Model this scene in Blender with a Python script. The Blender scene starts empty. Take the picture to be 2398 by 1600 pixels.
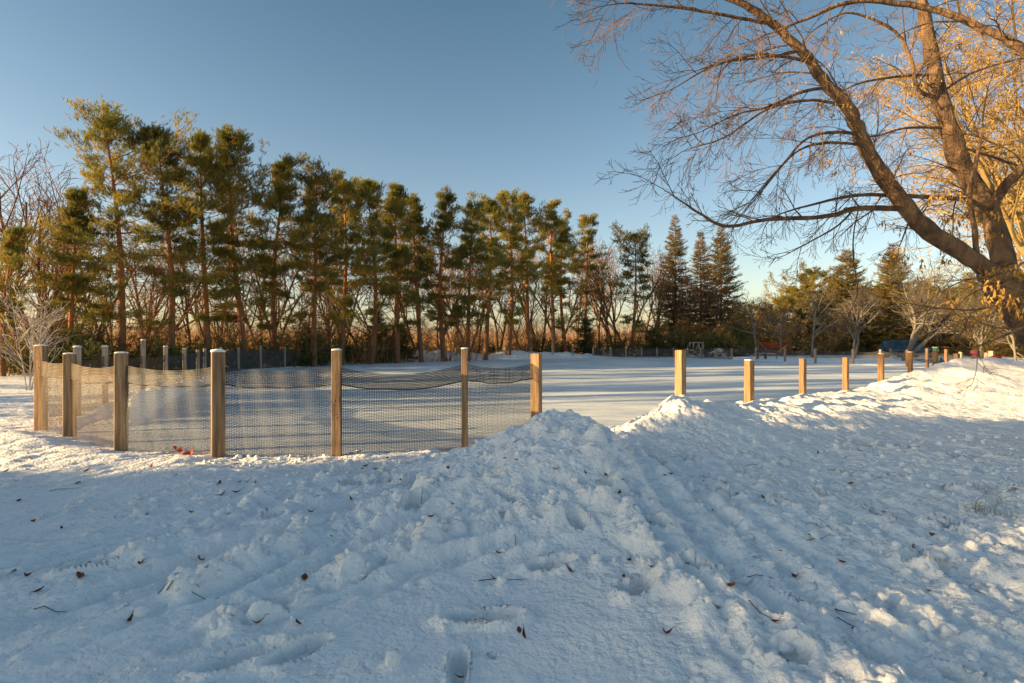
import bpy, math, random
import numpy as np
from mathutils import Vector

# ------------------------------------------------------------------ camera, sky, sun, exposure
scene = bpy.context.scene
COL = scene.collection
R = math.radians
CAMZ, FPX, CX, CY = 1.51, 1332.0, 1199.0, 800.0

cam_data = bpy.data.cameras.new("camera")
cam_data.sensor_width = 36.0
cam_data.lens = 20.0
cam_data.clip_start = 0.05
cam_data.clip_end = 3000.0
cam = bpy.data.objects.new("camera", cam_data)
cam.location = (0, 0, CAMZ)
cam.rotation_euler = (R(90), 0, 0)
COL.objects.link(cam)
scene.camera = cam

SUN_EL = R(12.5)
SUN_AZ = R(-105.0)            # measured from +Y (view direction) towards +X
sun_dir = Vector((math.sin(SUN_AZ) * math.cos(SUN_EL), math.cos(SUN_AZ) * math.cos(SUN_EL), math.sin(SUN_EL)))
sl = bpy.data.lights.new("sun", 'SUN')
sl.energy = 5.0
sl.angle = R(0.5)
sl.color = (1.0, 0.68, 0.31)
sun = bpy.data.objects.new("sun", sl)
sun.rotation_euler = (-sun_dir).to_track_quat('-Z', 'Y').to_euler()
COL.objects.link(sun)

world = bpy.data.worlds.new("World")
scene.world = world
world.use_nodes = True
wn = world.node_tree
wn.nodes.clear()
w_out = wn.nodes.new('ShaderNodeOutputWorld')
w_bg = wn.nodes.new('ShaderNodeBackground')
w_bg.inputs['Strength'].default_value = 0.077
w_sky = wn.nodes.new('ShaderNodeTexSky')
w_sky.sky_type = 'NISHITA'
w_sky.sun_disc = False
w_sky.sun_elevation = SUN_EL
w_sky.sun_rotation = SUN_AZ
w_sky.air_density = 1.0
w_sky.dust_density = 1.4
w_sky.ozone_density = 1.0
# thin pale air along the horizon and a deeper blue overhead
w_tc = wn.nodes.new('ShaderNodeTexCoord')
w_sx = wn.nodes.new('ShaderNodeSeparateXYZ')
w_rp = wn.nodes.new('ShaderNodeValToRGB')
for p_, c_ in ((0.0, (1.20, 1.12, 1.12, 1)), (0.10, (1.10, 1.06, 1.06, 1)), (0.24, (0.80, 0.97, 0.97, 1)), (0.42, (0.47, 0.76, 0.76, 1)), (0.75, (0.34, 0.60, 0.62, 1))):
    e_ = w_rp.color_ramp.elements[0] if p_ == 0 else w_rp.color_ramp.elements[1] if p_ == 0.75 else w_rp.color_ramp.elements.new(p_)
    e_.position = p_; e_.color = c_
w_mx = wn.nodes.new('ShaderNodeMix'); w_mx.data_type = 'RGBA'; w_mx.blend_type = 'MULTIPLY'; w_mx.inputs[0].default_value = 1.0
wn.links.new(w_tc.outputs['Generated'], w_sx.inputs[0])
wn.links.new(w_sx.outputs['Z'], w_rp.inputs['Fac'])
wn.links.new(w_sky.outputs[0], w_mx.inputs[6])
wn.links.new(w_rp.outputs['Color'], w_mx.inputs[7])
wn.links.new(w_mx.outputs[2], w_bg.inputs['Color'])
wn.links.new(w_bg.outputs[0], w_out.inputs['Surface'])

scene.view_settings.view_transform = 'Standard'
scene.view_settings.look = 'None'
scene.view_settings.gamma = 1.0
scene.view_settings.exposure = 1.47
scene.cycles.max_bounces = 5
scene.cycles.diffuse_bounces = 3
scene.cycles.use_denoising = True


# ------------------------------------------------------------------ helpers
def W(px, py, d):
    """photo pixel (2398 x 1600) at depth d -> world point"""
    return ((px - CX) / FPX * d, d, CAMZ + (CY - py) / FPX * d)


def tag(o, label=None, cat=None, group=None, kind=None):
    if label: o['label'] = label
    if cat: o['category'] = cat
    if group: o['group'] = group
    if kind: o['kind'] = kind
    return o


def empty(name, loc=(0, 0, 0), rz=0.0):
    o = bpy.data.objects.new(name, None)
    o.location = loc
    o.rotation_euler = (0, 0, rz)
    o.empty_display_size = 0.2
    COL.objects.link(o)
    return o


def link(name, me, parent=None, loc=None):
    o = bpy.data.objects.new(name, me)
    COL.objects.link(o)
    if parent is not None: o.parent = parent
    if loc is not None: o.location = loc
    return o


class MB:
    """collects numpy geometry, builds ONE mesh"""
    def __init__(self):
        self.v = []; self.f = {3: [], 4: []}; self.n = 0; self.ng = []

    def add(self, v, f):
        v = np.asarray(v, dtype=np.float32).reshape(-1, 3)
        f = np.asarray(f, dtype=np.int64)
        self.v.append(v)
        if len(f): self.f[f.shape[1]].append(f + self.n)
        self.n += len(v)

    def box(self, c, s, rz=0.0, bev=0.0, top=None):
        x, y, z = s[0] / 2, s[1] / 2, s[2] / 2
        tx, ty = (x, y) if top is None else (x * top[0], y * top[1])
        if bev:
            def ring(hx, hy, zz):
                b = bev
                return [(-hx + b, -hy, zz), (hx - b, -hy, zz), (hx, -hy + b, zz), (hx, hy - b, zz), (hx - b, hy, zz), (-hx + b, hy, zz), (-hx, hy - b, zz), (-hx, -hy + b, zz)]
            vs = ring(x - bev, y - bev, -z) + ring(x, y, -z + bev) + ring(tx, ty, z - bev) + ring(tx - bev, ty - bev, z)
            fs = []
            for k in range(3):
                for i in range(8):
                    j = (i + 1) % 8
                    fs.append((k * 8 + i, k * 8 + j, k * 8 + 8 + j, k * 8 + 8 + i))
            for base, rev in ((0, True), (24, False)):
                q = [(0, 1, 2, 3), (0, 3, 4, 7), (4, 5, 6, 7)]
                for a in q:
                    a = [base + t for t in a]
                    fs.append(tuple(a[::-1]) if rev else tuple(a))
        else:
            vs = [(-x, -y, -z), (x, -y, -z), (x, y, -z), (-x, y, -z), (-tx, -ty, z), (tx, -ty, z), (tx, ty, z), (-tx, ty, z)]
            fs = [(0, 3, 2, 1), (4, 5, 6, 7), (0, 1, 5, 4), (1, 2, 6, 5), (2, 3, 7, 6), (3, 0, 4, 7)]
        ca, sa = math.cos(rz), math.sin(rz)
        v = np.array(vs, dtype=np.float32)
        v = np.stack([v[:, 0] * ca - v[:, 1] * sa + c[0], v[:, 0] * sa + v[:, 1] * ca + c[1], v[:, 2] + c[2]], 1)
        self.add(v, fs)

    def beam(self, p0, p1, w, h):
        p0 = np.array(p0, float); p1 = np.array(p1, float)
        t = p1 - p0; t /= np.linalg.norm(t)
        up = np.array([0, 0, 1.0]) if abs(t[2]) < 0.95 else np.array([0, 1.0, 0])
        a = np.cross(t, up); a /= np.linalg.norm(a); b = np.cross(a, t)
        c = [(-1, -1), (1, -1), (1, 1), (-1, 1)]
        vs = [p0 + a * i * w / 2 + b * j * h / 2 for i, j in c] + [p1 + a * i * w / 2 + b * j * h / 2 for i, j in c]
        self.add(vs, [(0, 3, 2, 1), (4, 5, 6, 7), (0, 1, 5, 4), (1, 2, 6, 5), (2, 3, 7, 6), (3, 0, 4, 7)])

    def tube(self, pts, rad, sides=6, rough=0.0, rng=None):
        P = np.asarray(pts, dtype=float); n = len(P)
        rad = np.broadcast_to(np.asarray(rad, dtype=float), (n,))
        T = np.gradient(P, axis=0)
        T /= np.maximum(np.linalg.norm(T, axis=1, keepdims=True), 1e-9)
        up = np.array([0.31, 0.17, 0.93])
        if abs(np.dot(T[0], up)) > 0.9: up = np.array([1.0, 0.2, 0.1])
        A = np.cross(T, up); A /= np.maximum(np.linalg.norm(A, axis=1, keepdims=True), 1e-9)
        B = np.cross(T, A)
        ang = np.linspace(0, 2 * np.pi, sides, endpoint=False)
        rr = rad[:, None] * np.ones((n, sides))
        if rough and rng is not None:
            rr = rr * (1 + rough * rng.standard_normal((n, sides)))
        V = P[:, None, :] + (A[:, None, :] * np.cos(ang)[None, :, None] + B[:, None, :] * np.sin(ang)[None, :, None]) * rr[:, :, None]
        i = np.arange(n - 1)[:, None]; j = np.arange(sides)[None, :]; j2 = (j + 1) % sides
        F = np.stack([i * sides + j, i * sides + j2, (i + 1) * sides + j2, (i + 1) * sides + j], -1).reshape(-1, 4)
        self.add(V.reshape(-1, 3), F)

    def segs(self, S):
        """S rows: p0(3) p1(3) r0 r1 -> three-sided prisms"""
        S = np.asarray(S, dtype=np.float64)
        if not len(S): return
        p0, p1, r0, r1 = S[:, 0:3], S[:, 3:6], S[:, 6:7], S[:, 7:8]
        t = p1 - p0
        t /= np.maximum(np.linalg.norm(t, axis=1, keepdims=True), 1e-9)
        up = np.where(np.abs(t[:, 2:3]) > 0.9, np.array([[1.0, 0, 0]]), np.array([[0, 0, 1.0]]))
        a = np.cross(t, up); a /= np.maximum(np.linalg.norm(a, axis=1, keepdims=True), 1e-9)
        b = np.cross(t, a)
        out = []
        for p, r in ((p0, r0), (p1, r1)):
            for k in range(3):
                g = 2 * math.pi * k / 3
                out.append(p + (a * math.cos(g) + b * math.sin(g)) * r)
        V = np.stack(out, 1).reshape(-1, 3)
        base = (np.arange(len(S)) * 6)[:, None]
        F = np.concatenate([base + np.array([[k, (k + 1) % 3, 3 + (k + 1) % 3, 3 + k]]) for k in range(3)], 0)
        self.add(V, F)

    def mesh(self, name, mat, smooth=False):
        me = bpy.data.meshes.new(name)
        V = np.concatenate(self.v) if self.v else np.zeros((0, 3), np.float32)
        tri = np.concatenate(self.f[3]) if self.f[3] else np.zeros((0, 3), np.int64)
        quad = np.concatenate(self.f[4]) if self.f[4] else np.zeros((0, 4), np.int64)
        loops = np.concatenate([tri.ravel(), quad.ravel()]).astype(np.int32)
        nt, nq = len(tri), len(quad)
        me.vertices.add(len(V)); me.vertices.foreach_set('co', V.ravel())
        me.loops.add(len(loops)); me.loops.foreach_set('vertex_index', loops)
        me.polygons.add(nt + nq)
        ls = np.concatenate([np.arange(nt) * 3, nt * 3 + np.arange(nq) * 4]).astype(np.int32)
        me.polygons.foreach_set('loop_start', ls)
        me.polygons.foreach_set('use_smooth', np.full(nt + nq, bool(smooth)))
        me.materials.append(mat)
        me.update(calc_edges=True)
        me.validate()
        return me

    def build(self, name, mat, parent=None, smooth=False, loc=None):
        return link(name, self.mesh(name, mat, smooth), parent, loc)


# ------------------------------------------------------------------ materials
def mat(name, c1, c2=None, rough=0.8, scale=4.0, stretch=(1, 1, 1), bump=0.0, bscale=None, spec=0.3, detail=6, rand=0.0, metal=0.0, trans=0.0, ramp=(0.35, 0.65), bdist=0.02):
    m = bpy.data.materials.new(name); m.use_nodes = True
    nt = m.node_tree; b = nt.nodes['Principled BSDF']; L = nt.links.new
    b.inputs['Roughness'].default_value = rough
    b.inputs['Specular IOR Level'].default_value = spec
    b.inputs['Metallic'].default_value = metal
    c2 = c2 or c1
    tc = nt.nodes.new('ShaderNodeTexCoord')
    mp = nt.nodes.new('ShaderNodeMapping'); mp.inputs['Scale'].default_value = stretch
    L(tc.outputs['Object'], mp.inputs['Vector'])
    nz = nt.nodes.new('ShaderNodeTexNoise'); nz.inputs['Scale'].default_value = scale; nz.inputs['Detail'].default_value = detail
    L(mp.outputs[0], nz.inputs['Vector'])
    cr = nt.nodes.new('ShaderNodeValToRGB')
    cr.color_ramp.elements[0].position = ramp[0]; cr.color_ramp.elements[1].position = ramp[1]
    cr.color_ramp.elements[0].color = (*c1, 1); cr.color_ramp.elements[1].color = (*c2, 1)
    L(nz.outputs['Fac'], cr.inputs['Fac'])
    out = cr.outputs['Color']
    if rand:
        oi = nt.nodes.new('ShaderNodeObjectInfo')
        hs = nt.nodes.new('ShaderNodeHueSaturation')
        mr = nt.nodes.new('ShaderNodeMapRange')
        mr.inputs['To Min'].default_value = 1 - rand; mr.inputs['To Max'].default_value = 1 + rand
        L(oi.outputs['Random'], mr.inputs['Value']); L(mr.outputs[0], hs.inputs['Value']); L(out, hs.inputs['Color'])
        out = hs.outputs['Color']
    L(out, b.inputs['Base Color'])
    if bump:
        n2 = nt.nodes.new('ShaderNodeTexNoise'); n2.inputs['Scale'].default_value = bscale or scale * 3; n2.inputs['Detail'].default_value = 8
        L(mp.outputs[0], n2.inputs['Vector'])
        bp = nt.nodes.new('ShaderNodeBump'); bp.inputs['Strength'].default_value = bump; bp.inputs['Distance'].default_value = bdist
        L(n2.outputs['Fac'], bp.inputs['Height']); L(bp.outputs[0], b.inputs['Normal'])
    if trans:
        tr = nt.nodes.new('ShaderNodeBsdfTranslucent'); L(out, tr.inputs['Color'])
        mx = nt.nodes.new('ShaderNodeMixShader'); mx.inputs[0].default_value = trans
        L(b.outputs[0], mx.inputs[1]); L(tr.outputs[0], mx.inputs[2])
        L(mx.outputs[0], nt.nodes['Material Output'].inputs['Surface'])
    return m


def snow_material():
    m = bpy.data.materials.new('snow'); m.use_nodes = True
    nt = m.node_tree; b = nt.nodes['Principled BSDF']; L = nt.links.new
    b.inputs['Roughness'].default_value = 0.65
    b.inputs['Specular IOR Level'].default_value = 0.25
    tc = nt.nodes.new('ShaderNodeTexCoord')
    n0 = nt.nodes.new('ShaderNodeTexNoise'); n0.inputs['Scale'].default_value = 0.7; n0.inputs['Detail'].default_value = 8
    L(tc.outputs['Object'], n0.inputs['Vector'])
    cr = nt.nodes.new('ShaderNodeValToRGB')
    cr.color_ramp.elements[0].position = 0.3; cr.color_ramp.elements[0].color = (0.83, 0.83, 0.83, 1)
    cr.color_ramp.elements[1].position = 0.65; cr.color_ramp.elements[1].color = (0.90, 0.895, 0.885, 1)
    L(n0.outputs['Fac'], cr.inputs['Fac'])
    L(cr.outputs[0], b.inputs['Base Color'])
    prev = None
    for sc, dist, st in ((7.0, 0.07, 0.7), (30.0, 0.022, 0.85), (110.0, 0.005, 0.6)):
        n = nt.nodes.new('ShaderNodeTexNoise'); n.inputs['Scale'].default_value = sc; n.inputs['Detail'].default_value = 5
        L(tc.outputs['Object'], n.inputs['Vector'])
        bp = nt.nodes.new('ShaderNodeBump'); bp.inputs['Distance'].default_value = dist; bp.inputs['Strength'].default_value = st
        L(n.outputs['Fac'], bp.inputs['Height'])
        if prev: L(prev.outputs[0], bp.inputs['Normal'])
        prev = bp
    L(prev.outputs[0], b.inputs['Normal'])
    return m


def ice_material():
    m = bpy.data.materials.new('rink_ice'); m.use_nodes = True
    nt = m.node_tree; b = nt.nodes['Principled BSDF']; L = nt.links.new
    b.inputs['Specular IOR Level'].default_value = 0.35
    tc = nt.nodes.new('ShaderNodeTexCoord')
    mp = nt.nodes.new('ShaderNodeMapping'); mp.inputs['Scale'].default_value = (0.35, 1.3, 1); mp.inputs['Rotation'].default_value = (0, 0, R(-14))
    L(tc.outputs['Object'], mp.inputs['Vector'])
    n0 = nt.nodes.new('ShaderNodeTexNoise'); n0.inputs['Scale'].default_value = 0.9; n0.inputs['Detail'].default_value = 9; n0.inputs['Roughness'].default_value = 0.62
    L(mp.outputs[0], n0.inputs['Vector'])
    cr = nt.nodes.new('ShaderNodeValToRGB')
    cr.color_ramp.elements[0].position = 0.36; cr.color_ramp.elements[0].color = (0.44, 0.52, 0.57, 1)
    cr.color_ramp.elements[1].position = 0.62; cr.color_ramp.elements[1].color = (0.78, 0.80, 0.81, 1)
    mp2 = nt.nodes.new('ShaderNodeMapping'); mp2.inputs['Scale'].default_value = (1.2, 4.5, 1); mp2.inputs['Rotation'].default_value = (0, 0, R(28))
    L(tc.outputs['Object'], mp2.inputs['Vector'])
    n2 = nt.nodes.new('ShaderNodeTexNoise'); n2.inputs['Scale'].default_value = 2.2; n2.inputs['Detail'].default_value = 9; n2.inputs['Roughness'].default_value = 0.7; n2.inputs['Distortion'].default_value = 1.2
    L(mp2.outputs[0], n2.inputs['Vector'])
    mixf = nt.nodes.new('ShaderNodeMath'); mixf.operation = 'MULTIPLY_ADD'; mixf.inputs[1].default_value = 0.75; mixf.inputs[2].default_value = -0.375
    L(n2.outputs['Fac'], mixf.inputs[0])
    addf = nt.nodes.new('ShaderNodeMath'); addf.operation = 'ADD'
    L(mixf.outputs[0], addf.inputs[0]); L(n0.outputs['Fac'], addf.inputs[1])
    L(addf.outputs[0], cr.inputs['Fac']); L(cr.outputs[0], b.inputs['Base Color'])
    mr = nt.nodes.new('ShaderNodeMapRange'); mr.inputs['From Min'].default_value = 0.35; mr.inputs['From Max'].default_value = 0.65
    mr.inputs['To Min'].default_value = 0.45; mr.inputs['To Max'].default_value = 0.75
    L(n0.outputs['Fac'], mr.inputs['Value']); L(mr.outputs[0], b.inputs['Roughness'])
    n1 = nt.nodes.new('ShaderNodeTexNoise'); n1.inputs['Scale'].default_value = 14; n1.inputs['Detail'].default_value = 6
    L(mp.outputs[0], n1.inputs['Vector'])
    bp = nt.nodes.new('ShaderNodeBump'); bp.inputs['Distance'].default_value = 0.008; bp.inputs['Strength'].default_value = 0.6
    L(n1.outputs['Fac'], bp.inputs['Height']); L(bp.outputs[0], b.inputs['Normal'])
    return m


def pine_bark_material():
    """grey plates low on the stem, flaking orange bark higher up (Scots pine)"""
    m = bpy.data.materials.new('pine_bark'); m.use_nodes = True
    nt = m.node_tree; b = nt.nodes['Principled BSDF']; L = nt.links.new
    b.inputs['Roughness'].default_value = 0.9; b.inputs['Specular IOR Level'].default_value = 0.1
    tc = nt.nodes.new('ShaderNodeTexCoord')
    sx = nt.nodes.new('ShaderNodeSeparateXYZ'); L(tc.outputs['Object'], sx.inputs[0])
    n0 = nt.nodes.new('ShaderNodeTexNoise'); n0.inputs['Scale'].default_value = 5; n0.inputs['Detail'].default_value = 6
    L(tc.outputs['Object'], n0.inputs['Vector'])
    ad = nt.nodes.new('ShaderNodeMath'); ad.operation = 'MULTIPLY_ADD'; ad.inputs[1].default_value = 4.0
    L(n0.outputs['Fac'], ad.inputs[0]); L(sx.outputs['Z'], ad.inputs[2])
    mr = nt.nodes.new('ShaderNodeMapRange'); mr.inputs['From Min'].default_value = 2.5; mr.inputs['From Max'].default_value = 8.0
    L(ad.outputs[0], mr.inputs['Value'])
    cr = nt.nodes.new('ShaderNodeValToRGB')
    cr.color_ramp.elements[0].color = (0.20, 0.105, 0.06, 1)
    cr.color_ramp.elements[1].color = (0.34, 0.13, 0.05, 1)
    L(mr.outputs[0], cr.inputs['Fac']); L(cr.outputs[0], b.inputs['Base Color'])
    bp = nt.nodes.new('ShaderNodeBump'); bp.inputs['Distance'].default_value = 0.04
    L(n0.outputs['Fac'], bp.inputs['Height']); L(bp.outputs[0], b.inputs['Normal'])
    return m


M_SNOW = snow_material()
M_ICE = ice_material()
M_PBARK = pine_bark_material()
M_NEEDLE = mat('pine_needles', (0.14, 0.17, 0.038), (0.38, 0.28, 0.055), rough=0.6, scale=1.1, rand=0.25, trans=0.5)
M_SPRUCE = mat('spruce_needles', (0.10, 0.10, 0.03), (0.34, 0.22, 0.065), rough=0.65, scale=1.2, rand=0.25, trans=0.35)
M_BUSH = mat('bush_needles', (0.06, 0.085, 0.025), (0.15, 0.15, 0.045), rough=0.65, scale=2.0, rand=0.3, trans=0.15)
M_BARK = mat('grey_brown_bark', (0.10, 0.065, 0.045), (0.20, 0.13, 0.085), rough=0.9, scale=6, stretch=(1, 1, 0.25), bump=0.8, bscale=14, spec=0.1, bdist=0.05)
M_TWIG = mat('brown_twigs', (0.17, 0.09, 0.05), (0.30, 0.15, 0.08), rough=0.85, scale=2, spec=0.1, rand=0.2)
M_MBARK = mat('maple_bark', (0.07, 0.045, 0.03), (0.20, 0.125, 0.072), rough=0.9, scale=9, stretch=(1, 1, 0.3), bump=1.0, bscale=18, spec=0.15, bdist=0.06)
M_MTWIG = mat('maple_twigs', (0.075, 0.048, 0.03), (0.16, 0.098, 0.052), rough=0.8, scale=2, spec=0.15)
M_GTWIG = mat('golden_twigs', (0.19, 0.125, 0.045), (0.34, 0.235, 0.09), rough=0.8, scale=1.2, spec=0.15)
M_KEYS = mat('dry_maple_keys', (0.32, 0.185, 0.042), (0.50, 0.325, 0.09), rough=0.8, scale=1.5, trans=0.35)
M_GREYBARK = mat('pale_grey_bark', (0.14, 0.12, 0.10), (0.25, 0.215, 0.175), rough=0.9, scale=5, stretch=(1, 1, 0.3), bump=0.6, spec=0.1)
M_GREYTWIG = mat('grey_twigs', (0.08, 0.066, 0.054), (0.15, 0.122, 0.092), rough=0.9, scale=2, spec=0.1, rand=0.15)
M_FROST = mat('frosted_twigs', (0.40, 0.33, 0.27), (0.60, 0.54, 0.48), rough=0.8, scale=3, spec=0.2)
M_DRY = mat('dry_brush', (0.30, 0.16, 0.06), (0.52, 0.32, 0.13), rough=0.9, scale=0.8, spec=0.05, trans=0.3)
M_DRYLEAF = mat('dry_shrub_leaves', (0.34, 0.19, 0.07), (0.55, 0.35, 0.14), rough=0.9, scale=2.0, spec=0.05, trans=0.3)
M_WOOD = mat('weathered_post_wood', (0.17, 0.10, 0.055), (0.40, 0.26, 0.14), rough=0.75, scale=7, stretch=(3, 3, 0.25), bump=0.35, bscale=20, spec=0.25, rand=0.14, bdist=0.01)
M_CEDAR = mat('cedar_post_wood', (0.15, 0.072, 0.034), (0.32, 0.18, 0.085), rough=0.7, scale=7, stretch=(3, 3, 0.25), bump=0.35, bscale=20, spec=0.25, rand=0.14, bdist=0.01)
M_GREYWOOD = mat('grey_post_wood', (0.22, 0.17, 0.13), (0.42, 0.33, 0.25), rough=0.8, scale=7, stretch=(3, 3, 0.25), bump=0.3, spec=0.2, rand=0.15, bdist=0.01)
M_NET = mat('black_plastic_net', (0.048, 0.048, 0.052), (0.075, 0.073, 0.078), rough=0.6, scale=5, spec=0.3)
M_NETLIT = mat('sunlit_brown_net', (0.055, 0.036, 0.022), (0.10, 0.062, 0.035), rough=0.6, scale=5, spec=0.3)  # same dark netting, with the warm brown of sunlit panels put into its colour
M_CORD = mat('seam_cord', (0.02, 0.02, 0.022), (0.035, 0.03, 0.03), rough=0.7, scale=8)
M_LEAF = mat('dead_leaf', (0.10, 0.028, 0.012), (0.22, 0.075, 0.025), rough=0.7, scale=25, spec=0.2, rand=0.45)
M_REDLEAF = mat('red_leaf', (0.26, 0.03, 0.012), (0.38, 0.07, 0.02), rough=0.6, scale=25, spec=0.25, rand=0.2)
M_STICK = mat('fallen_twig', (0.05, 0.035, 0.025), (0.11, 0.075, 0.05), rough=0.85, scale=12, spec=0.1)
M_GRASS = mat('dry_grass', (0.14, 0.12, 0.05), (0.25, 0.21, 0.10), rough=0.9, scale=8)


# ------------------------------------------------------------------ noise
def _hash(ix, iy, seed):
    h = (ix.astype(np.int64) * 374761393 + iy.astype(np.int64) * 668265263 + seed * 1442695041) & 0xffffffff
    h = ((h ^ (h >> 13)) * 1274126177) & 0xffffffff
    return ((h ^ (h >> 16)) & 0xffff) / 65535.0


def gnoise(x, y, seed=0):
    ix, iy = np.floor(x), np.floor(y)
    fx, fy = x - ix, y - iy
    u, v = fx * fx * fx * (fx * (fx * 6 - 15) + 10), fy * fy * fy * (fy * (fy * 6 - 15) + 10)
    def g(dx, dy):
        a = _hash(ix + dx, iy + dy, seed) * 2 * np.pi
        return np.cos(a) * (fx - dx) + np.sin(a) * (fy - dy)
    a, b, c, d = g(0, 0), g(1, 0), g(0, 1), g(1, 1)
    return (a + (b - a) * u + (c - a) * v + (a - b - c + d) * u * v) * 1.5


def fbm(x, y, octv=4, seed=0, gain=0.5, lac=2.03):
    s, a = 0.0, 1.0
    for k in range(octv):
        s = s + a * gnoise(x, y, seed + 17 * k)
        x, y, a = x * lac + 3.1, y * lac + 7.7, a * gain
    return s


def sstep(a, b, x):
    t = np.clip((x - a) / (b - a), 0, 1)
    return t * t * (3 - 2 * t)


# ------------------------------------------------------------------ the rink outline, measured post by post (metres)
def kpost(k): return ((1.648 + k) * 1.689, (5.566 + 0.786 * k) * 1.689)

NEAR = [(-7.7, 9.3), (-6.49, 8.35), (-5.22, 7.6), (-3.72, 7.2), (-2.22, 7.2), (-0.64, 7.7), (0.36, 8.4)]
BARE = [kpost(k) for k in range(0, 10)]
REND = [(19.6, 23.5), (21.3, 27.0), (22.9, 30.0), (23.5, 32.2), (23.35, 33.6), (23.0, 35.5), (22.3, 37.2), (20.9, 39.2), (20.1, 41.9), (19.6, 45.7), (18.5, 47.9)]
FARR = [(18.5, 47.9), (17.4, 48.7), (16.6, 50.0), (15.9, 51.5), (14.9, 52.5), (13.5, 53.0), (12.06, 53.0), (10.6, 53.0), (9.2, 53.0), (7.5, 52.5)]
FARC = [(5.5, 51.5), (3.6, 50.5), (1.68, 49.5), (-0.36, 48.5), (-2.4, 47.5), (-4.56, 46.5), (-6.7, 45.0), (-8.8, 43.0)]
LEFT = [(-10.6, 40.5), (-11.1, 39.0), (-11.6, 37.0), (-12.4, 35.0), (-13.1, 32.8), (-13.7, 31.0), (-13.8, 28.7), (-13.7, 26.8), (-13.5, 25.0), (-12.7, 23.0), (-11.8, 20.5), (-11.2, 18.4), (-10.5, 16.2), (-9.3, 13.0), (-8.4, 11.0)]
RINK = np.array(NEAR + BARE + REND + FARR[1:] + FARC + LEFT)


def poly_sd(X, Y, P):
    """signed distance to polygon P, positive inside"""
    d2 = np.full(X.shape, 1e9); ins = np.zeros(X.shape, bool)
    n = len(P)
    for i in range(n):
        a, b = P[i], P[(i + 1) % n]
        e = b - a
        wx, wy = X - a[0], Y - a[1]
        t = np.clip((wx * e[0] + wy * e[1]) / (e @ e), 0, 1)
        d2 = np.minimum(d2, (wx - e[0] * t) ** 2 + (wy - e[1] * t) ** 2)
        c = ((a[1] > Y) != (b[1] > Y))
        with np.errstate(divide='ignore', invalid='ignore'):
            xi = (b[0] - a[0]) * (Y - a[1]) / (b[1] - a[1] + 1e-12) + a[0]
        ins ^= c & (X < xi)
    return np.where(ins, 1, -1) * np.sqrt(d2)


def crest(X, Y, pts, inner, outer, power=1.3):
    """bank along polyline pts (x,y,z,w): steep on its left side, gentle on its right"""
    best = np.zeros(X.shape)
    for a, b in zip(pts[:-1], pts[1:]):
        a = np.array(a); b = np.array(b)
        e = b[:2] - a[:2]
        wx, wy = X - a[0], Y - a[1]
        t = np.clip((wx * e[0] + wy * e[1]) / (e @ e), 0, 1)
        dx, dy = wx - e[0] * t, wy - e[1] * t
        d = np.sqrt(dx * dx + dy * dy)
        side = e[0] * wy - e[1] * wx
        z = a[2] + (b[2] - a[2]) * t
        w = a[3] + (b[3] - a[3]) * t
        wid = np.where(side > 0, inner, outer * w)
        best = np.maximum(best, z * np.exp(-(d / wid) ** power))
    return best


# ------------------------------------------------------------------ snow ground: one sheet, finest in the foreground
def axis(parts):
    out = []
    for a, b, s0, s1 in parts:
        x = a
        while x < b:
            out.append(x)
            t = (x - a) / (b - a)
            x += s0 + (s1 - s0) * t
    out.append(parts[-1][1])
    return np.array(out)

xs_pos = axis([(0.0, 4.5, 0.017, 0.021), (4.5, 10, 0.025, 0.07), (10, 30, 0.08, 0.4), (30, 120, 0.5, 8), (120, 900, 12, 120)])
xs_neg = axis([(0.0, 4.5, 0.017, 0.021), (4.5, 9, 0.025, 0.07), (9, 30, 0.08, 0.5), (30, 120, 0.6, 8), (120, 900, 12, 120)])
XS = np.concatenate([-xs_neg[:0:-1], xs_pos])
YS = axis([(-40, -2, 4, 1.0), (-2, 1.9, 0.6, 0.05), (1.9, 7, 0.011, 0.026), (7, 14, 0.028, 0.06), (14, 60, 0.08, 0.6), (60, 200, 0.8, 8), (200, 1500, 12, 150)])
GX, GY = np.meshgrid(XS, YS)
rng = np.random.default_rng(7)
SD = poly_sd(GX, GY, RINK)
near = 1 - sstep(14, 26, np.hypot(GX, GY))

H = 0.04 + 0.05 * fbm(GX * 0.13, GY * 0.13, 3, 1) + 0.02 * fbm(GX * 0.6, GY * 0.6, 3, 5)
# bank beside the posts, on the right, and the pile at the gate
BANK = [(1.15, 7.35, 0.06, 0.5), (1.75, 7.95, 0.36, 0.6), (2.5, 8.6, 0.66, 0.85), (3.3, 9.15, 0.50, 1.0), (4.2, 9.85, 0.45, 1.3), (5.4, 10.9, 0.44, 1.6), (6.6, 12.0, 0.40, 1.9), (8.0, 13.2, 0.40, 2.2), (9.6, 14.2, 0.56, 2.4), (11.5, 15.4, 0.82, 2.5), (13.2, 16.6, 0.95, 2.5), (15.2, 17.6, 0.90, 2.5), (17.5, 18.6, 0.7, 2.3), (22, 20, 0.4, 2.0)]
H += crest(GX, GY, BANK, 0.62, 1.35) * (1 + 0.12 * fbm(GX * 0.9, GY * 0.9, 4, 11))
dx, dy = GX - 0.56, GY - 6.05
ca, sa = math.cos(R(20)), math.sin(R(20))
u, v = dx * ca + dy * sa, -dx * sa + dy * ca
rr = np.sqrt((u / np.where(u < 0, 1.25, 0.80)) ** 2 + (v / np.where(v < 0, 1.40, 0.7)) ** 2)
H += 0.75 * np.exp(-rr ** 1.5) * (1 + 0.10 * fbm(GX * 1.6, GY * 1.6, 4, 21))
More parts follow.
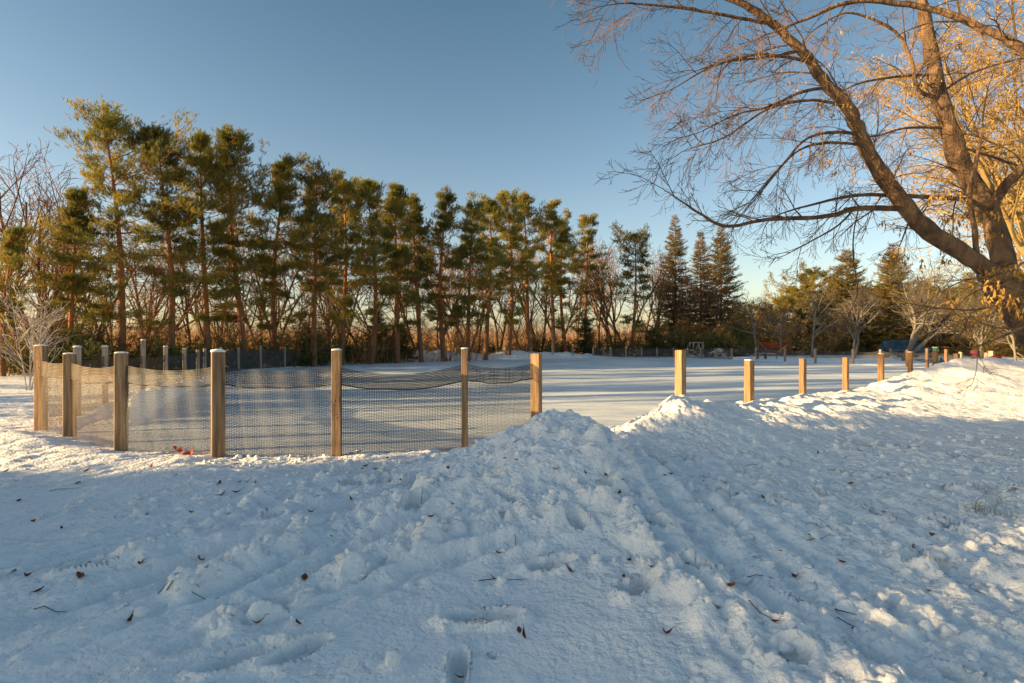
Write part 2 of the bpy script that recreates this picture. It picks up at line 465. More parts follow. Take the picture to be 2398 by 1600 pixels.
# ridge that runs from the pile towards the camera's left, and the edge of the trodden path
H += crest(GX, GY, [(0.4, 5.0, 0.12, 1), (-0.9, 4.5, 0.10, 1), (-2.2, 3.9, 0.07, 1), (-3.4, 3.2, 0.03, 1)], 0.30, 0.22, 1.6)
H += crest(GX, GY, [(0.9, 5.2, 0.05, 1), (0.95, 4.2, 0.10, 1), (1.1, 3.2, 0.11, 1), (1.45, 2.4, 0.10, 1), (1.9, 1.6, 0.06, 1)], 0.18, 0.5, 1.8)
# far bank of cleared snow behind the far posts
H += crest(GX, GY, [(-10.2, 41.6, 0.05, 1), (-9.3, 43.4, 0.40, 1), (-7.2, 45.6, 0.62, 1), (-4.8, 47.4, 0.50, 1), (-2.5, 48.5, 0.36, 1), (-0.2, 49.5, 0.52, 1), (1.8, 50.6, 0.40, 1), (4.0, 51.7, 0.42, 1), (6.2, 52.8, 0.34, 1), (8.0, 53.6, 0.12, 1)], 1.0, 1.2, 1.4) * 1.25 * (1 + 0.35 * fbm(GX * 0.7, GY * 0.7, 3, 31))
# snow along the inside of the left fence
H += crest(GX, GY, [(-6.3, 9.2, 0.10, 1), (-7.6, 11.4, 0.22, 1), (-8.7, 13.4, 0.30, 1), (-9.8, 16.4, 0.26, 1), (-10.8, 19.5, 0.18, 1), (-12.4, 24, 0.12, 1), (-13.2, 30, 0.12, 1)], 0.4, 0.4, 1.5) * (1 + 0.4 * fbm(GX * 1.3, GY * 1.3, 3, 41))
H += crest(GX, GY, [(-10, 8.6, 0.14, 1), (-7.5, 8.3, 0.16, 1), (-5.6, 7.3, 0.10, 1), (-4, 6.75, 0.06, 1)], 0.45, 0.8, 1.5)

mound = np.clip(np.exp(-rr ** 2 * 0.8), 0, 1)
bank_m = np.clip((crest(GX, GY, BANK, 0.62, 1.9)) * 2.2, 0, 1)
trod = np.clip(sstep(0.45, 1.4, GX - 0.12 * (GY - 4)) * (1 - sstep(7.5, 10, GY - 0.25 * GX)) + 0.8 * np.exp(-((GY - 4.4 - 0.30 * GX) / 0.9) ** 2) * sstep(-4.5, -0.5, GX), 0, 1)
trod *= (1 - 0.75 * mound) * (1 - 0.7 * bank_m)
patch = sstep(-0.25, 0.35, fbm(GX * 0.55, GY * 0.55, 3, 51))
rough = (0.12 + 0.88 * patch) * near * (1 - 0.55 * mound) * (1 - 0.5 * bank_m)
calm = 1 - 0.93 * np.exp(-(((GX - 0.15) / 0.85) ** 4 + ((GY - 2.45) / 0.62) ** 4))
su, sv = GX * 0.55 + GY * 0.835, GX * 0.835 - GY * 0.55
lm = (1 - sstep(-1.0, 1.2, GX - 0.35 * (GY - 3)))
H += lm * near * calm * (0.022 * fbm(sv * 2.6, su * 0.40, 4, 61) + 0.022 * (1 - np.abs(fbm(sv * 1.3 + 2, su * 0.28, 3, 71)) * 1.6))
H += near * calm * rough * 0.016 * fbm(GX * 2.1, GY * 2.1, 6, 81, 0.62)
b1 = np.abs(fbm(GX * 2.6, GY * 2.6, 4, 91)); b2 = np.abs(fbm(GX * 6.0, GY * 6.0, 4, 93))
H += near * calm * rough * (0.016 * (0.5 - b1) * (0.4 + trod) + 0.016 * (0.5 - b2) * (0.35 + trod))
H += near * trod * 0.026 * fbm(GX * 5.5, GY * 5.5, 5, 95, 0.66)
rd2 = 1 - np.abs(fbm(sv * 6.0, su * 1.6, 4, 131, 0.6)) * 1.5
H += near * lm * calm * 0.012 * (rd2 - 0.5)
H += near * mound * 0.035 * fbm(GX * 2.4, GY * 2.4, 6, 141, 0.6)
H += near * bank_m * 0.055 * fbm(GX * 1.5 + GY * 0.8, GY * 1.1, 6, 151, 0.58)
bl = 1 - np.abs(fbm(GX * 3.1 + 5, GY * 3.1, 4, 161, 0.6)) * 1.7
H += near * np.clip(mound + bank_m, 0, 1) * 0.030 * (bl - 0.55)
# the trodden path: ruts from the gap towards the camera's right
pu, pv = GX * 0.42 - GY * 0.907, GX * 0.907 + GY * 0.42
H += near * trod * 0.040 * fbm(pv * 2.3, pu * 0.55 + 4, 5, 97, 0.58)


def splat(x, y, rx, ry, ang, h, kind='bump'):
    m = max(rx, ry) * 1.8
    i0, i1 = np.searchsorted(XS, [x - m, x + m]); j0, j1 = np.searchsorted(YS, [y - m, y + m])
    if i1 - i0 < 2 or j1 - j0 < 2: return
    X, Y = GX[j0:j1, i0:i1] - x, GY[j0:j1, i0:i1] - y
    c, s = math.cos(ang), math.sin(ang)
    lx, ly = (X * c + Y * s) / rx, (-X * s + Y * c) / ry
    if kind == 'bump':
        q = np.sqrt(lx ** 2 + ly ** 2)
        H[j0:j1, i0:i1] += h * np.clip(1 - q * q, 0, 1) ** 0.8
    else:      # a boot print: sole narrowed at the arch, crisp wall, a little thrown-up rim
        wob = 0.10 * gnoise(X * 14 + x * 3, Y * 14 + y, 5)
        q = np.sqrt(lx ** 2 + (ly / (1 - 0.22 * np.exp(-((lx + 0.15) / 0.3) ** 2))) ** 2) + wob
        H[j0:j1, i0:i1] += -h * (1 - sstep(0.68, 1.02, q)) * (1 + 0.25 * lx) + 0.34 * h * np.exp(-((q - 1.18) / 0.17) ** 2) * (1 + 1.5 * wob)


def groove(pts, w, dep, rim=0.5):
    global H
    pts = np.array(pts, float)
    x0, x1 = pts[:, 0].min() - 0.8, pts[:, 0].max() + 0.8; y0, y1 = pts[:, 1].min() - 0.8, pts[:, 1].max() + 0.8
    i0, i1 = np.searchsorted(XS, [x0, x1]); j0, j1 = np.searchsorted(YS, [y0, y1])
    X, Y = GX[j0:j1, i0:i1], GY[j0:j1, i0:i1]
    d = np.full(X.shape, 9.0); tt = np.zeros(X.shape)
    n = len(pts) - 1
    for k in range(n):
        e = pts[k + 1] - pts[k]; t = np.clip(((X - pts[k][0]) * e[0] + (Y - pts[k][1]) * e[1]) / (e @ e), 0, 1)
        dd = np.hypot(X - pts[k][0] - e[0] * t, Y - pts[k][1] - e[1] * t)
        m = dd < d; d = np.where(m, dd, d); tt = np.where(m, (k + t) / n, tt)
    d = d + 0.25 * w * gnoise(X * 6, Y * 6, 9)
    env = np.sin(np.pi * np.clip(tt, 0.02, 0.98)) ** 0.4 * (0.75 + 0.5 * gnoise(X * 1.7, Y * 1.7, 19))
    H[j0:j1, i0:i1] += env * (-dep * (1 - sstep(0.55, 1.15, d / w)) + dep * rim * np.exp(-((d / w - 1.45) / 0.40) ** 2))


def G(px, py):      # photo pixel on roughly level snow -> ground x, y
    d = 1.45 * FPX / (py - CY)
    return ((px - CX) / FPX * d, d)

for P_, w_, dp_, rm_ in (([(0, 1490), (250, 1400), (520, 1310), (720, 1250)], 0.085, 0.050, 0.7), ([(120, 1545), (380, 1440), (640, 1350), (800, 1290)], 0.07, 0.035, 0.8),
                         ([(430, 1530), (640, 1430), (820, 1370), (1010, 1300)], 0.075, 0.045, 0.9), ([(640, 1395), (830, 1310), (1000, 1260), (1180, 1215)], 0.10, 0.055, 0.9),
                         ([(30, 1330), (260, 1270), (430, 1215)], 0.10, 0.035, 0.7), ([(560, 1330), (760, 1230), (960, 1170)], 0.08, 0.040, 0.9), ([(880, 1390), (1060, 1330), (1290, 1290), (1420, 1270)], 0.09, 0.05, 1.0),
                         ([(1400, 1090), (1540, 1200), (1700, 1350), (1900, 1590)], 0.11, 0.045, 0.7), ([(1470, 1090), (1620, 1190), (1840, 1350), (2150, 1590)], 0.10, 0.04, 0.8),
                         ([(1560, 1120), (1760, 1230), (2020, 1380), (2390, 1560)], 0.12, 0.04, 0.7), ([(1440, 1180), (1540, 1300), (1640, 1430), (1760, 1600)], 0.07, 0.035, 0.9), ([(1900, 1180), (2100, 1260), (2398, 1400)], 0.14, 0.05, 0.7)):
    groove([G(*p) for p in P_], w_, dp_, rm_)


def trail(p0, p1, n, jit=0.06, depth=(0.08, 0.14)):
    dxt, dyt = p1[0] - p0[0], p1[1] - p0[1]
    a = math.atan2(dyt, dxt)
    for k in range(n):
        t = (k + 0.5) / n; s = 0.11 if k % 2 else -0.11
        splat(p0[0] + dxt * t - math.sin(a) * s + rng.normal(0, jit), p0[1] + dyt * t + math.cos(a) * s + rng.normal(0, jit),
              rng.uniform(0.135, 0.165), rng.uniform(0.055, 0.072), a + rng.normal(0, 0.25), rng.uniform(*depth), 'foot')
trail((-3.6, 2.6), (-0.4, 6.4), 9)
trail((-1.9, 5.9), (0.2, 4.4), 7)
trail((0.5, 4.3), (2.2, 2.2), 6)
trail((1.1, 7.0), (3.2, 3.0), 10)
trail((1.9, 6.6), (4.4, 3.2), 9)
trail((2.6, 7.0), (6.5, 4.0), 10)
trail((-4.5, 3.6), (-1.5, 5.2), 6, depth=(0.03, 0.05))
trail((4.4, 7.6), (7.5, 6.0), 7)
for (px, py, rx, ry, an, dp) in ((1130, 1455, 0.20, 0.075, 0.1, 0.11), (1500, 1412, 0.13, 0.085, 0.5, 0.12), (1075, 1560, 0.15, 0.05, 1.6, 0.05), (1155, 1532, 0.025, 0.025, 0, 0.03), (825, 1160, 0.16, 0.09, 1.4, 0.12), (880, 1215, 0.17, 0.08, 1.2, 0.10), (955, 1175, 0.16, 0.08, 1.1, 0.10), (720, 1190, 0.15, 0.08, 0.6, 0.09), (635, 1440, 0.16, 0.09, 0.6, 0.08), (560, 1560, 0.18, 0.07, 0.7, 0.05), (700, 1540, 0.15, 0.07, 0.8, 0.06), (1840, 1560, 0.13, 0.08, 0.2, 0.08), (2175, 1310, 0.2, 0.10, 0.3, 0.12), (1290, 1350, 0.15, 0.07, 0.2, 0.10), (960, 1240, 0.14, 0.06, 1.3, 0.09), (1420, 1230, 0.14, 0.07, 0.9, 0.09)):
    x_, d = G(px, py)
    splat(x_, d, rx, ry, an, dp * 1.35, 'foot')
for k in range(55):
    x, y = rng.uniform(0.9, 6.5), rng.uniform(2.2, 7.2)
    splat(x, y, rng.uniform(0.12, 0.16), rng.uniform(0.055, 0.08), rng.normal(-1.1, 0.6), rng.uniform(0.025, 0.07), 'foot')
# clods kicked up by boots and shovels
crumbs = []
for P_, n_ in (([(400, 1425), (560, 1340), (720, 1290), (1000, 1215)], 150), ([(300, 1335), (560, 1205), (760, 1135)], 110), ([(520, 1480), (830, 1360), (1020, 1300)], 130), ([(640, 1230), (900, 1130), (1050, 1100)], 110), ([(950, 1300), (1250, 1255), (1450, 1250)], 140), ([(1350, 1120), (1440, 1230), (1520, 1350), (1650, 1480)], 150)):
    for k in range(n_):
        t = rng.random() * (len(P_) - 1); q = min(int(t), len(P_) - 2); f = t - q
        gx, gy = G(P_[q][0] + (P_[q + 1][0] - P_[q][0]) * f + rng.normal(0, 12), P_[q][1] + (P_[q + 1][1] - P_[q][1]) * f + rng.normal(0, 9))
        r = 0.012 + 0.05 * rng.random() ** 3.5
        splat(gx, gy, r * 2.1, r * 1.6, rng.uniform(0, 3.1), r * 0.75)
        if rng.random() < 0.6: crumbs.append((gx + rng.normal(0, 0.03), gy + rng.normal(0, 0.03), r * 0.6))
for k in range(9000):
    x, y = rng.uniform(-4.5, 7.5), 1.95 + 7.0 * rng.random() ** 1.4
    i, j = min(np.searchsorted(XS, x), len(XS) - 1), min(np.searchsorted(YS, y), len(YS) - 1)
    if rng.random() > (0.02 + 0.75 * trod[j, i] ** 1.5 + 0.42 * patch[j, i] * lm[j, i] + 0.22 * mound[j, i]) * calm[j, i]: continue
    r = 0.007 + 0.036 * rng.random() ** 4
    if r > 0.022: splat(x, y, r * 1.7, r * 1.4, rng.uniform(0, 3.1), r * 0.5)
    crumbs.append((x, y, r))

# inside the fence the snow is cut away for the ice
inside = sstep(0.10, 0.55, SD - 0.12 * fbm(GX * 0.8, GY * 0.8, 3, 101))
keep = np.clip((H - 0.16) * 8, 0, 1)
Hin = np.where(H > 0.17, H * np.clip((H - 0.13) * 12, 0, 1), -0.06)
H = H * (1 - inside) + inside * (keep * H + (1 - keep) * -0.06)
H += (1 - near) * 0.02 * fbm(GX * 0.9, GY * 0.9, 3, 111)


def hz(x, y):
    i = int(np.clip(np.searchsorted(XS, x) - 1, 0, len(XS) - 2)); j = int(np.clip(np.searchsorted(YS, y) - 1, 0, len(YS) - 2))
    tx = (x - XS[i]) / (XS[i + 1] - XS[i]); ty = (y - YS[j]) / (YS[j + 1] - YS[j])
    return float((H[j, i] * (1 - tx) + H[j, i + 1] * tx) * (1 - ty) + (H[j + 1, i] * (1 - tx) + H[j + 1, i + 1] * tx) * ty)


def ground_hit(px, py):
    """walk a ray from the camera to the snow surface"""
    dx, dz = (px - CX) / FPX, (CY - py) / FPX
    d = 1.8
    while d < 60:
        z = CAMZ + dz * d
        h = max(hz(dx * d, d), 0.0)
        if z <= h: return dx * d, d, h
        d += 0.01 + d * 0.002
    return dx * d, d, 0.0


nyg, nxg = H.shape
gmb = MB()
gi = np.arange((nyg - 1) * nxg).reshape(nyg - 1, nxg)[:, :-1].ravel()
# (the sheet)
gmb.add(np.stack([GX, GY, H], -1).reshape(-1, 3), np.stack([gi, gi + 1, gi + nxg + 1, gi + nxg], 1))
tag(gmb.build('snow_ground', M_SNOW, smooth=True), kind='structure')

crm = MB()
t_ = (1 + 5 ** 0.5) / 2
ICO = np.array([(-1, t_, 0), (1, t_, 0), (-1, -t_, 0), (1, -t_, 0), (0, -1, t_), (0, 1, t_), (0, -1, -t_), (0, 1, -t_), (t_, 0, -1), (t_, 0, 1), (-t_, 0, -1), (-t_, 0, 1)], float) / 1.9
ICF = np.array([(0, 11, 5), (0, 5, 1), (0, 1, 7), (0, 7, 10), (0, 10, 11), (1, 5, 9), (5, 11, 4), (11, 10, 2), (10, 7, 6), (7, 1, 8), (3, 9, 4), (3, 4, 2), (3, 2, 6), (3, 6, 8), (3, 8, 9), (4, 9, 5), (2, 4, 11), (6, 2, 10), (8, 6, 7), (9, 8, 1)])
for x, y, r in crumbs:
    q = (ICO + rng.standard_normal(ICO.shape) * 0.13) * r * rng.uniform(0.7, 1.35, (1, 3)) * np.array([[1, 1, 0.72]]); a = rng.uniform(0, 6.28)
    q = np.stack([q[:, 0] * math.cos(a) - q[:, 1] * math.sin(a) + x, q[:, 0] * math.sin(a) + q[:, 1] * math.cos(a) + y, q[:, 2] + hz(x, y) + r * 0.12], 1)
    crm.add(q, ICF)
tag(crm.build('snow_crumbs', M_SNOW, smooth=True), 'loose crumbs of broken snow scattered over the trodden foreground', 'snow crumbs', kind='stuff')

imb = MB()
c = RINK.mean(0)
ring = np.array([(*(p + (p - c) / np.linalg.norm(p - c) * -0.05), 0.0) for p in RINK])
nR = len(ring)
imb.add(np.vstack([ring, [[c[0], c[1], 0.0]]]), [(i, (i + 1) % nR, nR) for i in range(nR)])
tag(imb.build('ice', M_ICE), kind='structure')


# ------------------------------------------------------------------ foliage and branch generators
def needles(C, D, n, length, width, spread, shoot, rg):
    """C shoots' bases (N,3), D their directions; n needles each, one slim triangle per needle"""
    C = np.asarray(C, float); D = np.asarray(D, float)
    N = len(C)
    D = D / np.maximum(np.linalg.norm(D, axis=1, keepdims=True), 1e-9)
    Cn = np.repeat(C, n, 0); Dn = np.repeat(D, n, 0)
    base = Cn + Dn * (rg.random((N * n, 1)) * shoot)
    d = Dn + rg.standard_normal((N * n, 3)) * spread
    d /= np.linalg.norm(d, axis=1, keepdims=True)
    s = np.cross(d, rg.standard_normal((N * n, 3)))
    s /= np.maximum(np.linalg.norm(s, axis=1, keepdims=True), 1e-9)
    L = length * (0.7 + 0.6 * rg.random((N * n, 1)))
    V = np.stack([base - s * width / 2, base + s * width / 2, base + d * L], 1).reshape(-1, 3)
    F = np.arange(N * n * 3).reshape(-1, 3)
    return V, F


def vnorm(a):
    l = math.sqrt(a[0] * a[0] + a[1] * a[1] + a[2] * a[2]) or 1e-9
    return (a[0] / l, a[1] / l, a[2] / l)


def walk(p, d, L, n, r, wig, trop, tip_trop=None):
    """a bending polyline: trop pulls z, tip_trop takes over near the end"""
    pts = [p]; st = L / n
    for k in range(n):
        t = k / n
        g = trop if tip_trop is None or t < 0.45 else tip_trop
        d = vnorm((d[0] + r.gauss(0, wig), d[1] + r.gauss(0, wig), d[2] + r.gauss(0, wig) + g * st))
        p = (p[0] + d[0] * st, p[1] + d[1] * st, p[2] + d[2] * st)
        pts.append(p)
    return pts, d


def side_dir(d, ang, r, up=0.0, flat=None):
    d = Vector(d)
    a = d.orthogonal().normalized()
    a.rotate(__import__('mathutils').Quaternion(d, r.uniform(0, 2 * math.pi)))
    v = d * math.cos(ang) + a * math.sin(ang)
    if flat is not None: v.z *= flat
    v.z += up
    return tuple(v.normalized())


def poly_to_segs(S, pts, r0, r1):
    n = len(pts) - 1
    for i in range(n):
        a = r0 + (r1 - r0) * i / n; b = r0 + (r1 - r0) * (i + 1) / n
        S.append((*pts[i], *pts[i + 1], a, b))


def branches(S, TH, tips, p, d, L, r, lv, cfg, rd, rmin=0.0035):
    """recursive bare branching. thick pieces to TH (tubes), thin ones to S, ends to tips"""
    c = cfg[lv]
    pts, dd = walk(p, d, L, c['n'], rd, c['wig'], c['trop'], c.get('tip'))
    r1 = max(r * c.get('taper', 0.35), rmin)
    if r > 0.03: TH.append((pts, np.linspace(r, r1, len(pts))))
    else: poly_to_segs(S, pts, r, r1)
    if lv + 1 >= len(cfg):
        tips.append((pts[-1], dd)); return
    k = c['kids']; k = rd.randint(*k)
    for i in range(k):
        t = c.get('from', 0.25) + (1 - c.get('from', 0.25)) * (i + rd.random()) / k
        f = t * (len(pts) - 1); q = min(int(f), len(pts) - 2); fr = f - q
        pp = tuple(pts[q][j] + (pts[q + 1][j] - pts[q][j]) * fr for j in range(3))
        bd = vnorm(tuple(pts[q + 1][j] - pts[q][j] for j in range(3)))
        nd = side_dir(bd, rd.uniform(*c['ang']), rd, c.get('up', 0), c.get('flat'))
        rr = max((r + (r1 - r) * t) * rd.uniform(0.45, 0.7), rmin)
        branches(S, TH, tips, pp, nd, L * rd.uniform(*c['ratio']) * (1.15 - 0.5 * t), rr, lv + 1, cfg, rd, rmin)


def make_pine(seed, Hh, Lmax=2.3, lean=0.0, low=0.3, flat_top=0.0, dens=1.0, z0=0.21):
    """Scots pine -> (trunk mesh, crown mesh), base at the origin"""
    rd = random.Random(seed); rg = np.random.default_rng(seed)
    tb, cb = MB(), MB()
    n = 14; pts = []; bx = by = 0.0
    for i in range(n + 1):
        t = i / n
        bx = lean * t + (0.10 + 0.14 * (seed % 3)) * math.sin(seed + 3.4 * t) - 0.1 * math.sin(seed); by = 0.14 * math.cos(seed * 2 + 2.5 * t)
        pts.append((bx, by, t * Hh * 0.985))
    P = np.array(pts)
    r0 = 0.0135 * Hh
    tb.tube(P, r0 * (1 - np.linspace(0, 1, n + 1)) ** 0.9 + 0.02, 8, 0.05, rg)
    def at(t):
        f = t * n; q = min(int(f), n - 1); return tuple(P[q] + (P[q + 1] - P[q]) * (f - q))
    S = []; C = []; D = []; pref = rd.uniform(0, 6.28)
    z = z0
    while z < 0.985:
        u = z
        prof = (0.55 + 0.45 * min(u / 0.5, 1)) if u < 0.62 else (max(0.0, (1 - u) / 0.38) ** (0.62 - 0.25 * flat_top)) * 0.95 + 0.08
        k = rd.randint(3, 5)
        a0 = rd.uniform(0, 6.28)
        for b in range(k):
            az = a0 + b * 6.283 / k + rd.gauss(0, 0.35)
            L = Lmax * 1.22 * prof * rd.uniform(0.45, 1.25) * (1 + 0.30 * math.cos(az - pref)) * (0.8 + 0.35 * math.sin(u * 17 + seed))
            live = 1.0 if u > 0.55 else (0.88 if u > 0.44 else 0.58 if u > low else 0.22)
            lively = rd.random() < live
            if not lively: L *= 0.75
            el = -0.18 + 1.15 * max(0, (u - 0.3) / 0.7) ** 1.4 + rd.gauss(0, 0.14)
            d = (math.cos(az) * math.cos(el), math.sin(az) * math.cos(el), math.sin(el))
            bp, bd = walk(at(u), d, L, 6, rd, 0.10, 0.0, 0.35)
            poly_to_segs(S, bp, 0.010 + 0.016 * L / Lmax, 0.007)
            ends = [(bp, bd, L)]
            for q in range(rd.randint(4, 6)):
                i = rd.randint(2, 5); 
                ld = vnorm(tuple(bp[i][j] - bp[i - 1][j] for j in range(3)))
                sgn = 1 if q % 2 else -1
                ya = sgn * rd.uniform(0.5, 1.0)
                nd = (ld[0] * math.cos(ya) - ld[1] * math.sin(ya), ld[0] * math.sin(ya) + ld[1] * math.cos(ya), ld[2] + rd.uniform(-0.05, 0.3))
                sl_ = L * rd.uniform(0.25, 0.45)
                sp, sd_ = walk(bp[i], vnorm(nd), sl_, 3, rd, 0.15, 0.2)
                poly_to_segs(S, sp, 0.008, 0.005)
                ends.append((sp, sd_, sl_))
            if not lively:
                for q in range(3):
                    sp, _ = walk(bp[rd.randint(2, 6)], side_dir(bd, 0.8, rd), L * 0.3, 3, rd, 0.2, -0.1)
                    poly_to_segs(S, sp, 0.006, 0.004)
                continue
            for sp, sd_, sl_ in ends:
                m = int(rd.randint(12, 17) * dens)
                for q in range(m):
                    f = rd.uniform(0.35, 1.0) * (len(sp) - 1); i = min(int(f), len(sp) - 2)
                    pp = [sp[i][j] + (sp[i + 1][j] - sp[i][j]) * (f - i) + rd.gauss(0, (0.15, 0.15, 0.09)[j]) for j in range(3)]
                    C.append(pp)
                    D.append((sd_[0] + rd.gauss(0, 0.5), sd_[1] + rd.gauss(0, 0.5), sd_[2] + 0.55 + rd.gauss(0, 0.35)))
        z += rd.uniform(0.028, 0.046)
    # leader candles
    for q in range(30):
        t = rd.uniform(0.95, 1.0); p = at(min(t, 1)); C.append((p[0] + rd.gauss(0, .1), p[1] + rd.gauss(0, .1), p[2])); D.append((rd.gauss(0, .3), rd.gauss(0, .3), 1))
    tb.segs(S)
    V, F = needles(C, D, 16, 0.15, 0.020, 0.50, 0.20, rg)
    cb.add(V, F)
    f = np.array([1, 1, Hh / float(np.percentile(V[:, 2], 99.97))], np.float32)
    for q in (tb, cb): q.v = [a * f for a in q.v]
    return tb.mesh('trunk', M_PBARK, True), cb.mesh('crown', M_NEEDLE)


def make_spruce(seed, Hh, Rr, bare=0.06, m=None, fine=1.0, barkm=None):
    rd = random.Random(seed); rg = np.random.default_rng(seed)
    tb, cb = MB(), MB()
    tb.tube([(0, 0, 0), (0.03, 0, Hh * .4), (0, 0.03, Hh * .8), (0, 0, Hh)], [0.012 * Hh, 0.008 * Hh, 0.003 * Hh, 0.008], 7, 0.04, rg)
    S = []; C = []; D = []
    z = bare * Hh
    while z < Hh * 0.99:
        u = z / Hh
        Lb = Rr * (1 - u) ** 0.85 * (1 if u > 0.15 else 0.75 + u * 1.6) + 0.12
        k = rd.randint(8, 11) if u < 0.9 else 5
        for b in range(k):
            az = rd.uniform(0, 6.283)
            L = Lb * rd.uniform(0.5, 1.25)
            z_ = z + rd.uniform(-0.15, 0.15)
            el = -0.25 + 0.9 * u ** 2 + rd.gauss(0, 0.12)
            d = (math.cos(az) * math.cos(el), math.sin(az) * math.cos(el), math.sin(el))
            bp, bd = walk((0, 0, z_), d, L, 4, rd, 0.06, 0.0, 0.3)
            poly_to_segs(S, bp, 0.006 + 0.006 * L, 0.004)
            m_ = int(max(5, L * 15 * fine))
            for q in range(m_):
                f = rd.uniform(0.18, 1.0) * 4; i = min(int(f), 3)
                pp = [bp[i][j] + (bp[i + 1][j] - bp[i][j]) * (f - i) for j in range(3)]
                ld = vnorm(tuple(bp[i + 1][j] - bp[i][j] for j in range(3)))
                ya = rd.choice((-1, 1)) * rd.uniform(0.3, 1.1)
                C.append((pp[0], pp[1], pp[2] + rd.gauss(0, 0.03)))
                D.append((ld[0] * math.cos(ya) - ld[1] * math.sin(ya), ld[0] * math.sin(ya) + ld[1] * math.cos(ya), ld[2] - 0.15 + rd.gauss(0, 0.18)))
        z += rd.uniform(0.16, 0.30) * (0.6 + 0.025 * Hh)
    tb.segs(S)
    V, F = needles(C, D, 11, 0.14, 0.030, 0.55, 0.34, rg)
    cb.add(V, F)
    return tb.mesh('trunk', barkm or M_BARK, True), cb.mesh('crown', m or M_SPRUCE)


def make_bush(seed, Hh, Rr):
    """low spreading evergreen"""
    rd = random.Random(seed); rg = np.random.default_rng(seed)
    tb, cb = MB(), MB(); S = []; C = []; D = []
    for b in range(46):
        az = rd.uniform(0, 6.283); el = rd.uniform(0.15, 1.35)
        L = (Rr * math.cos(el) + Hh * math.sin(el)) * rd.uniform(0.55, 1.1)
        bp, bd = walk((0, 0, 0.02), (math.cos(az) * math.cos(el), math.sin(az) * math.cos(el), math.sin(el)), L, 4, rd, 0.12, -0.05)
        poly_to_segs(S, bp, 0.012, 0.004)
        for q in range(16):
            f = rd.uniform(0.3, 1.0) * 4; i = min(int(f), 3)
            C.append([bp[i][j] + (bp[i + 1][j] - bp[i][j]) * (f - i) + rd.gauss(0, 0.05) for j in range(3)])
            D.append((bd[0] + rd.gauss(0, .6), bd[1] + rd.gauss(0, .6), bd[2] + rd.gauss(0, .5)))
    tb.segs(S)
    V, F = needles(C, D, 12, 0.11, 0.024, 0.5, 0.24, rg)
    cb.add(V, F)
    return tb.mesh('stem', M_BARK), cb.mesh('foliage', M_BUSH)


def mesh_top(me):
    v = np.empty(len(me.vertices) * 3, np.float32); me.vertices.foreach_get('co', v)
    return float(np.percentile(v[2::3], 99.9))


def make_bare(seed, Hh, stems=1, spread=0.25, r0=0.09, cfg=None, bark=None, twig=None, leafm=None, nleaf=0, leafsize=0.06, rmin=0.006):
    rd = random.Random(seed); rg = np.random.default_rng(seed)
    S, TH, tips = [], [], []
    for s in range(stems):
        az = rd.uniform(0, 6.28); tilt = rd.uniform(0.4, 1.0) * spread
        d = (math.sin(tilt) * math.cos(az), math.sin(tilt) * math.sin(az), math.cos(tilt))
        branches(S, TH, tips, (0.05 * math.cos(az), 0.05 * math.sin(az), -0.05), d, Hh * rd.uniform(0.8, 1.0), r0 * rd.uniform(0.75, 1.0), 0, cfg, rd, rmin)
    tb, cb = MB(), MB()
    for pts, rad in TH: tb.tube(pts, rad, 6, 0.05, rg)
    cb.segs(S)
    if nleaf and tips:
        C = np.array([t[0] for t in tips]); Dv = np.array([t[1] for t in tips])
        idx = rg.integers(0, len(C), nleaf)
        V, F = needles(C[idx] + rg.standard_normal((nleaf, 3)) * 0.08, Dv[idx] + np.array([0, 0, -0.8]), 3, leafsize, leafsize * 0.55, 0.7, 0.05, rg)
        lm_ = MB(); lm_.add(V, F)
        return tb.mesh('trunk', bark or M_BARK, True), cb.mesh('crown', twig or M_TWIG), lm_.mesh('leaves', leafm or M_DRYLEAF)
    return tb.mesh('trunk', bark or M_BARK, True), cb.mesh('crown', twig or M_TWIG)


def plant(name, meshes, x, y, label, cat, group=None, scale=1.0, rz=0.0, z=None, names=('trunk', 'crown', 'leaves'), sz=None):
    e = empty(name, (x, y, (hz(x, y) if z is None else z) - 0.03), rz)
    e.scale = (scale, scale, sz or scale)
    tag(e, label, cat, group)
    for nm, me in zip(names, meshes):
        link(nm, me, e)
    return e


# ------------------------------------------------------------------ the pine row
rp = random.Random(3)
def row_pt(t=None, s=None, off=0.0):
    """row from (-18.5,27) to (7.4,57); t = x/y of the line of sight"""
    if s is None: s = (t * 27 + 18.5) / (25.9 - 30 * t)
    return (-18.5 + 25.9 * s - 0.757 * off, 27 + 30 * s + 0.654 * off, s)

PINES = [  # base px, top px, top py, crown half width (m), character
    (286, 238, 235, 2.9, 'broad spreading crown and a leaning bare trunk'),
    (390, 385, 287, 1.9, 'narrow spiky crown beside the broad leftmost pine'),
    (487, 470, 300, 1.9, 'thin open crown and twin-looking tip'),
    (570, 538, 288, 2.1, 'tall rounded green top and slightly leaning trunk'),
    (658, 655, 356, 1.9, 'golden pointed tip and red upper trunk'),
    (735, 735, 373, 2.1, 'dense full green crown'),
    (808, 808, 402, 1.8, 'dark tuft at the top of a red trunk'),
    (872, 872, 407, 2.0, 'crown reaching low beside the far posts'),
    (938, 938, 420, 1.8, 'golden top above a slim red trunk'),
    (995, 995, 441, 1.7, 'narrow golden crown in mid row'),
    (1050, 1050, 434, 1.9, 'two-pronged top in mid row'),
    (1094, 1094, 462, 1.8, 'slightly shorter pine right of the two-pronged one'),
    (1144, 1144, 446, 1.9, 'wide golden tip right of the shorter pine'),
    (1196, 1196, 452, 1.7, 'small pointed dark top'),
    (1245, 1245, 457, 1.9, 'bushy top and thin red trunk'),
    (1290, 1292, 471, 2.0, 'large dark green crown near the right end'),
    (1332, 1332, 490, 1.9, 'sloping crown second from the right end'),
    (1375, 1378, 498, 1.9, 'blunt crown at the right end of the tall row'),
]
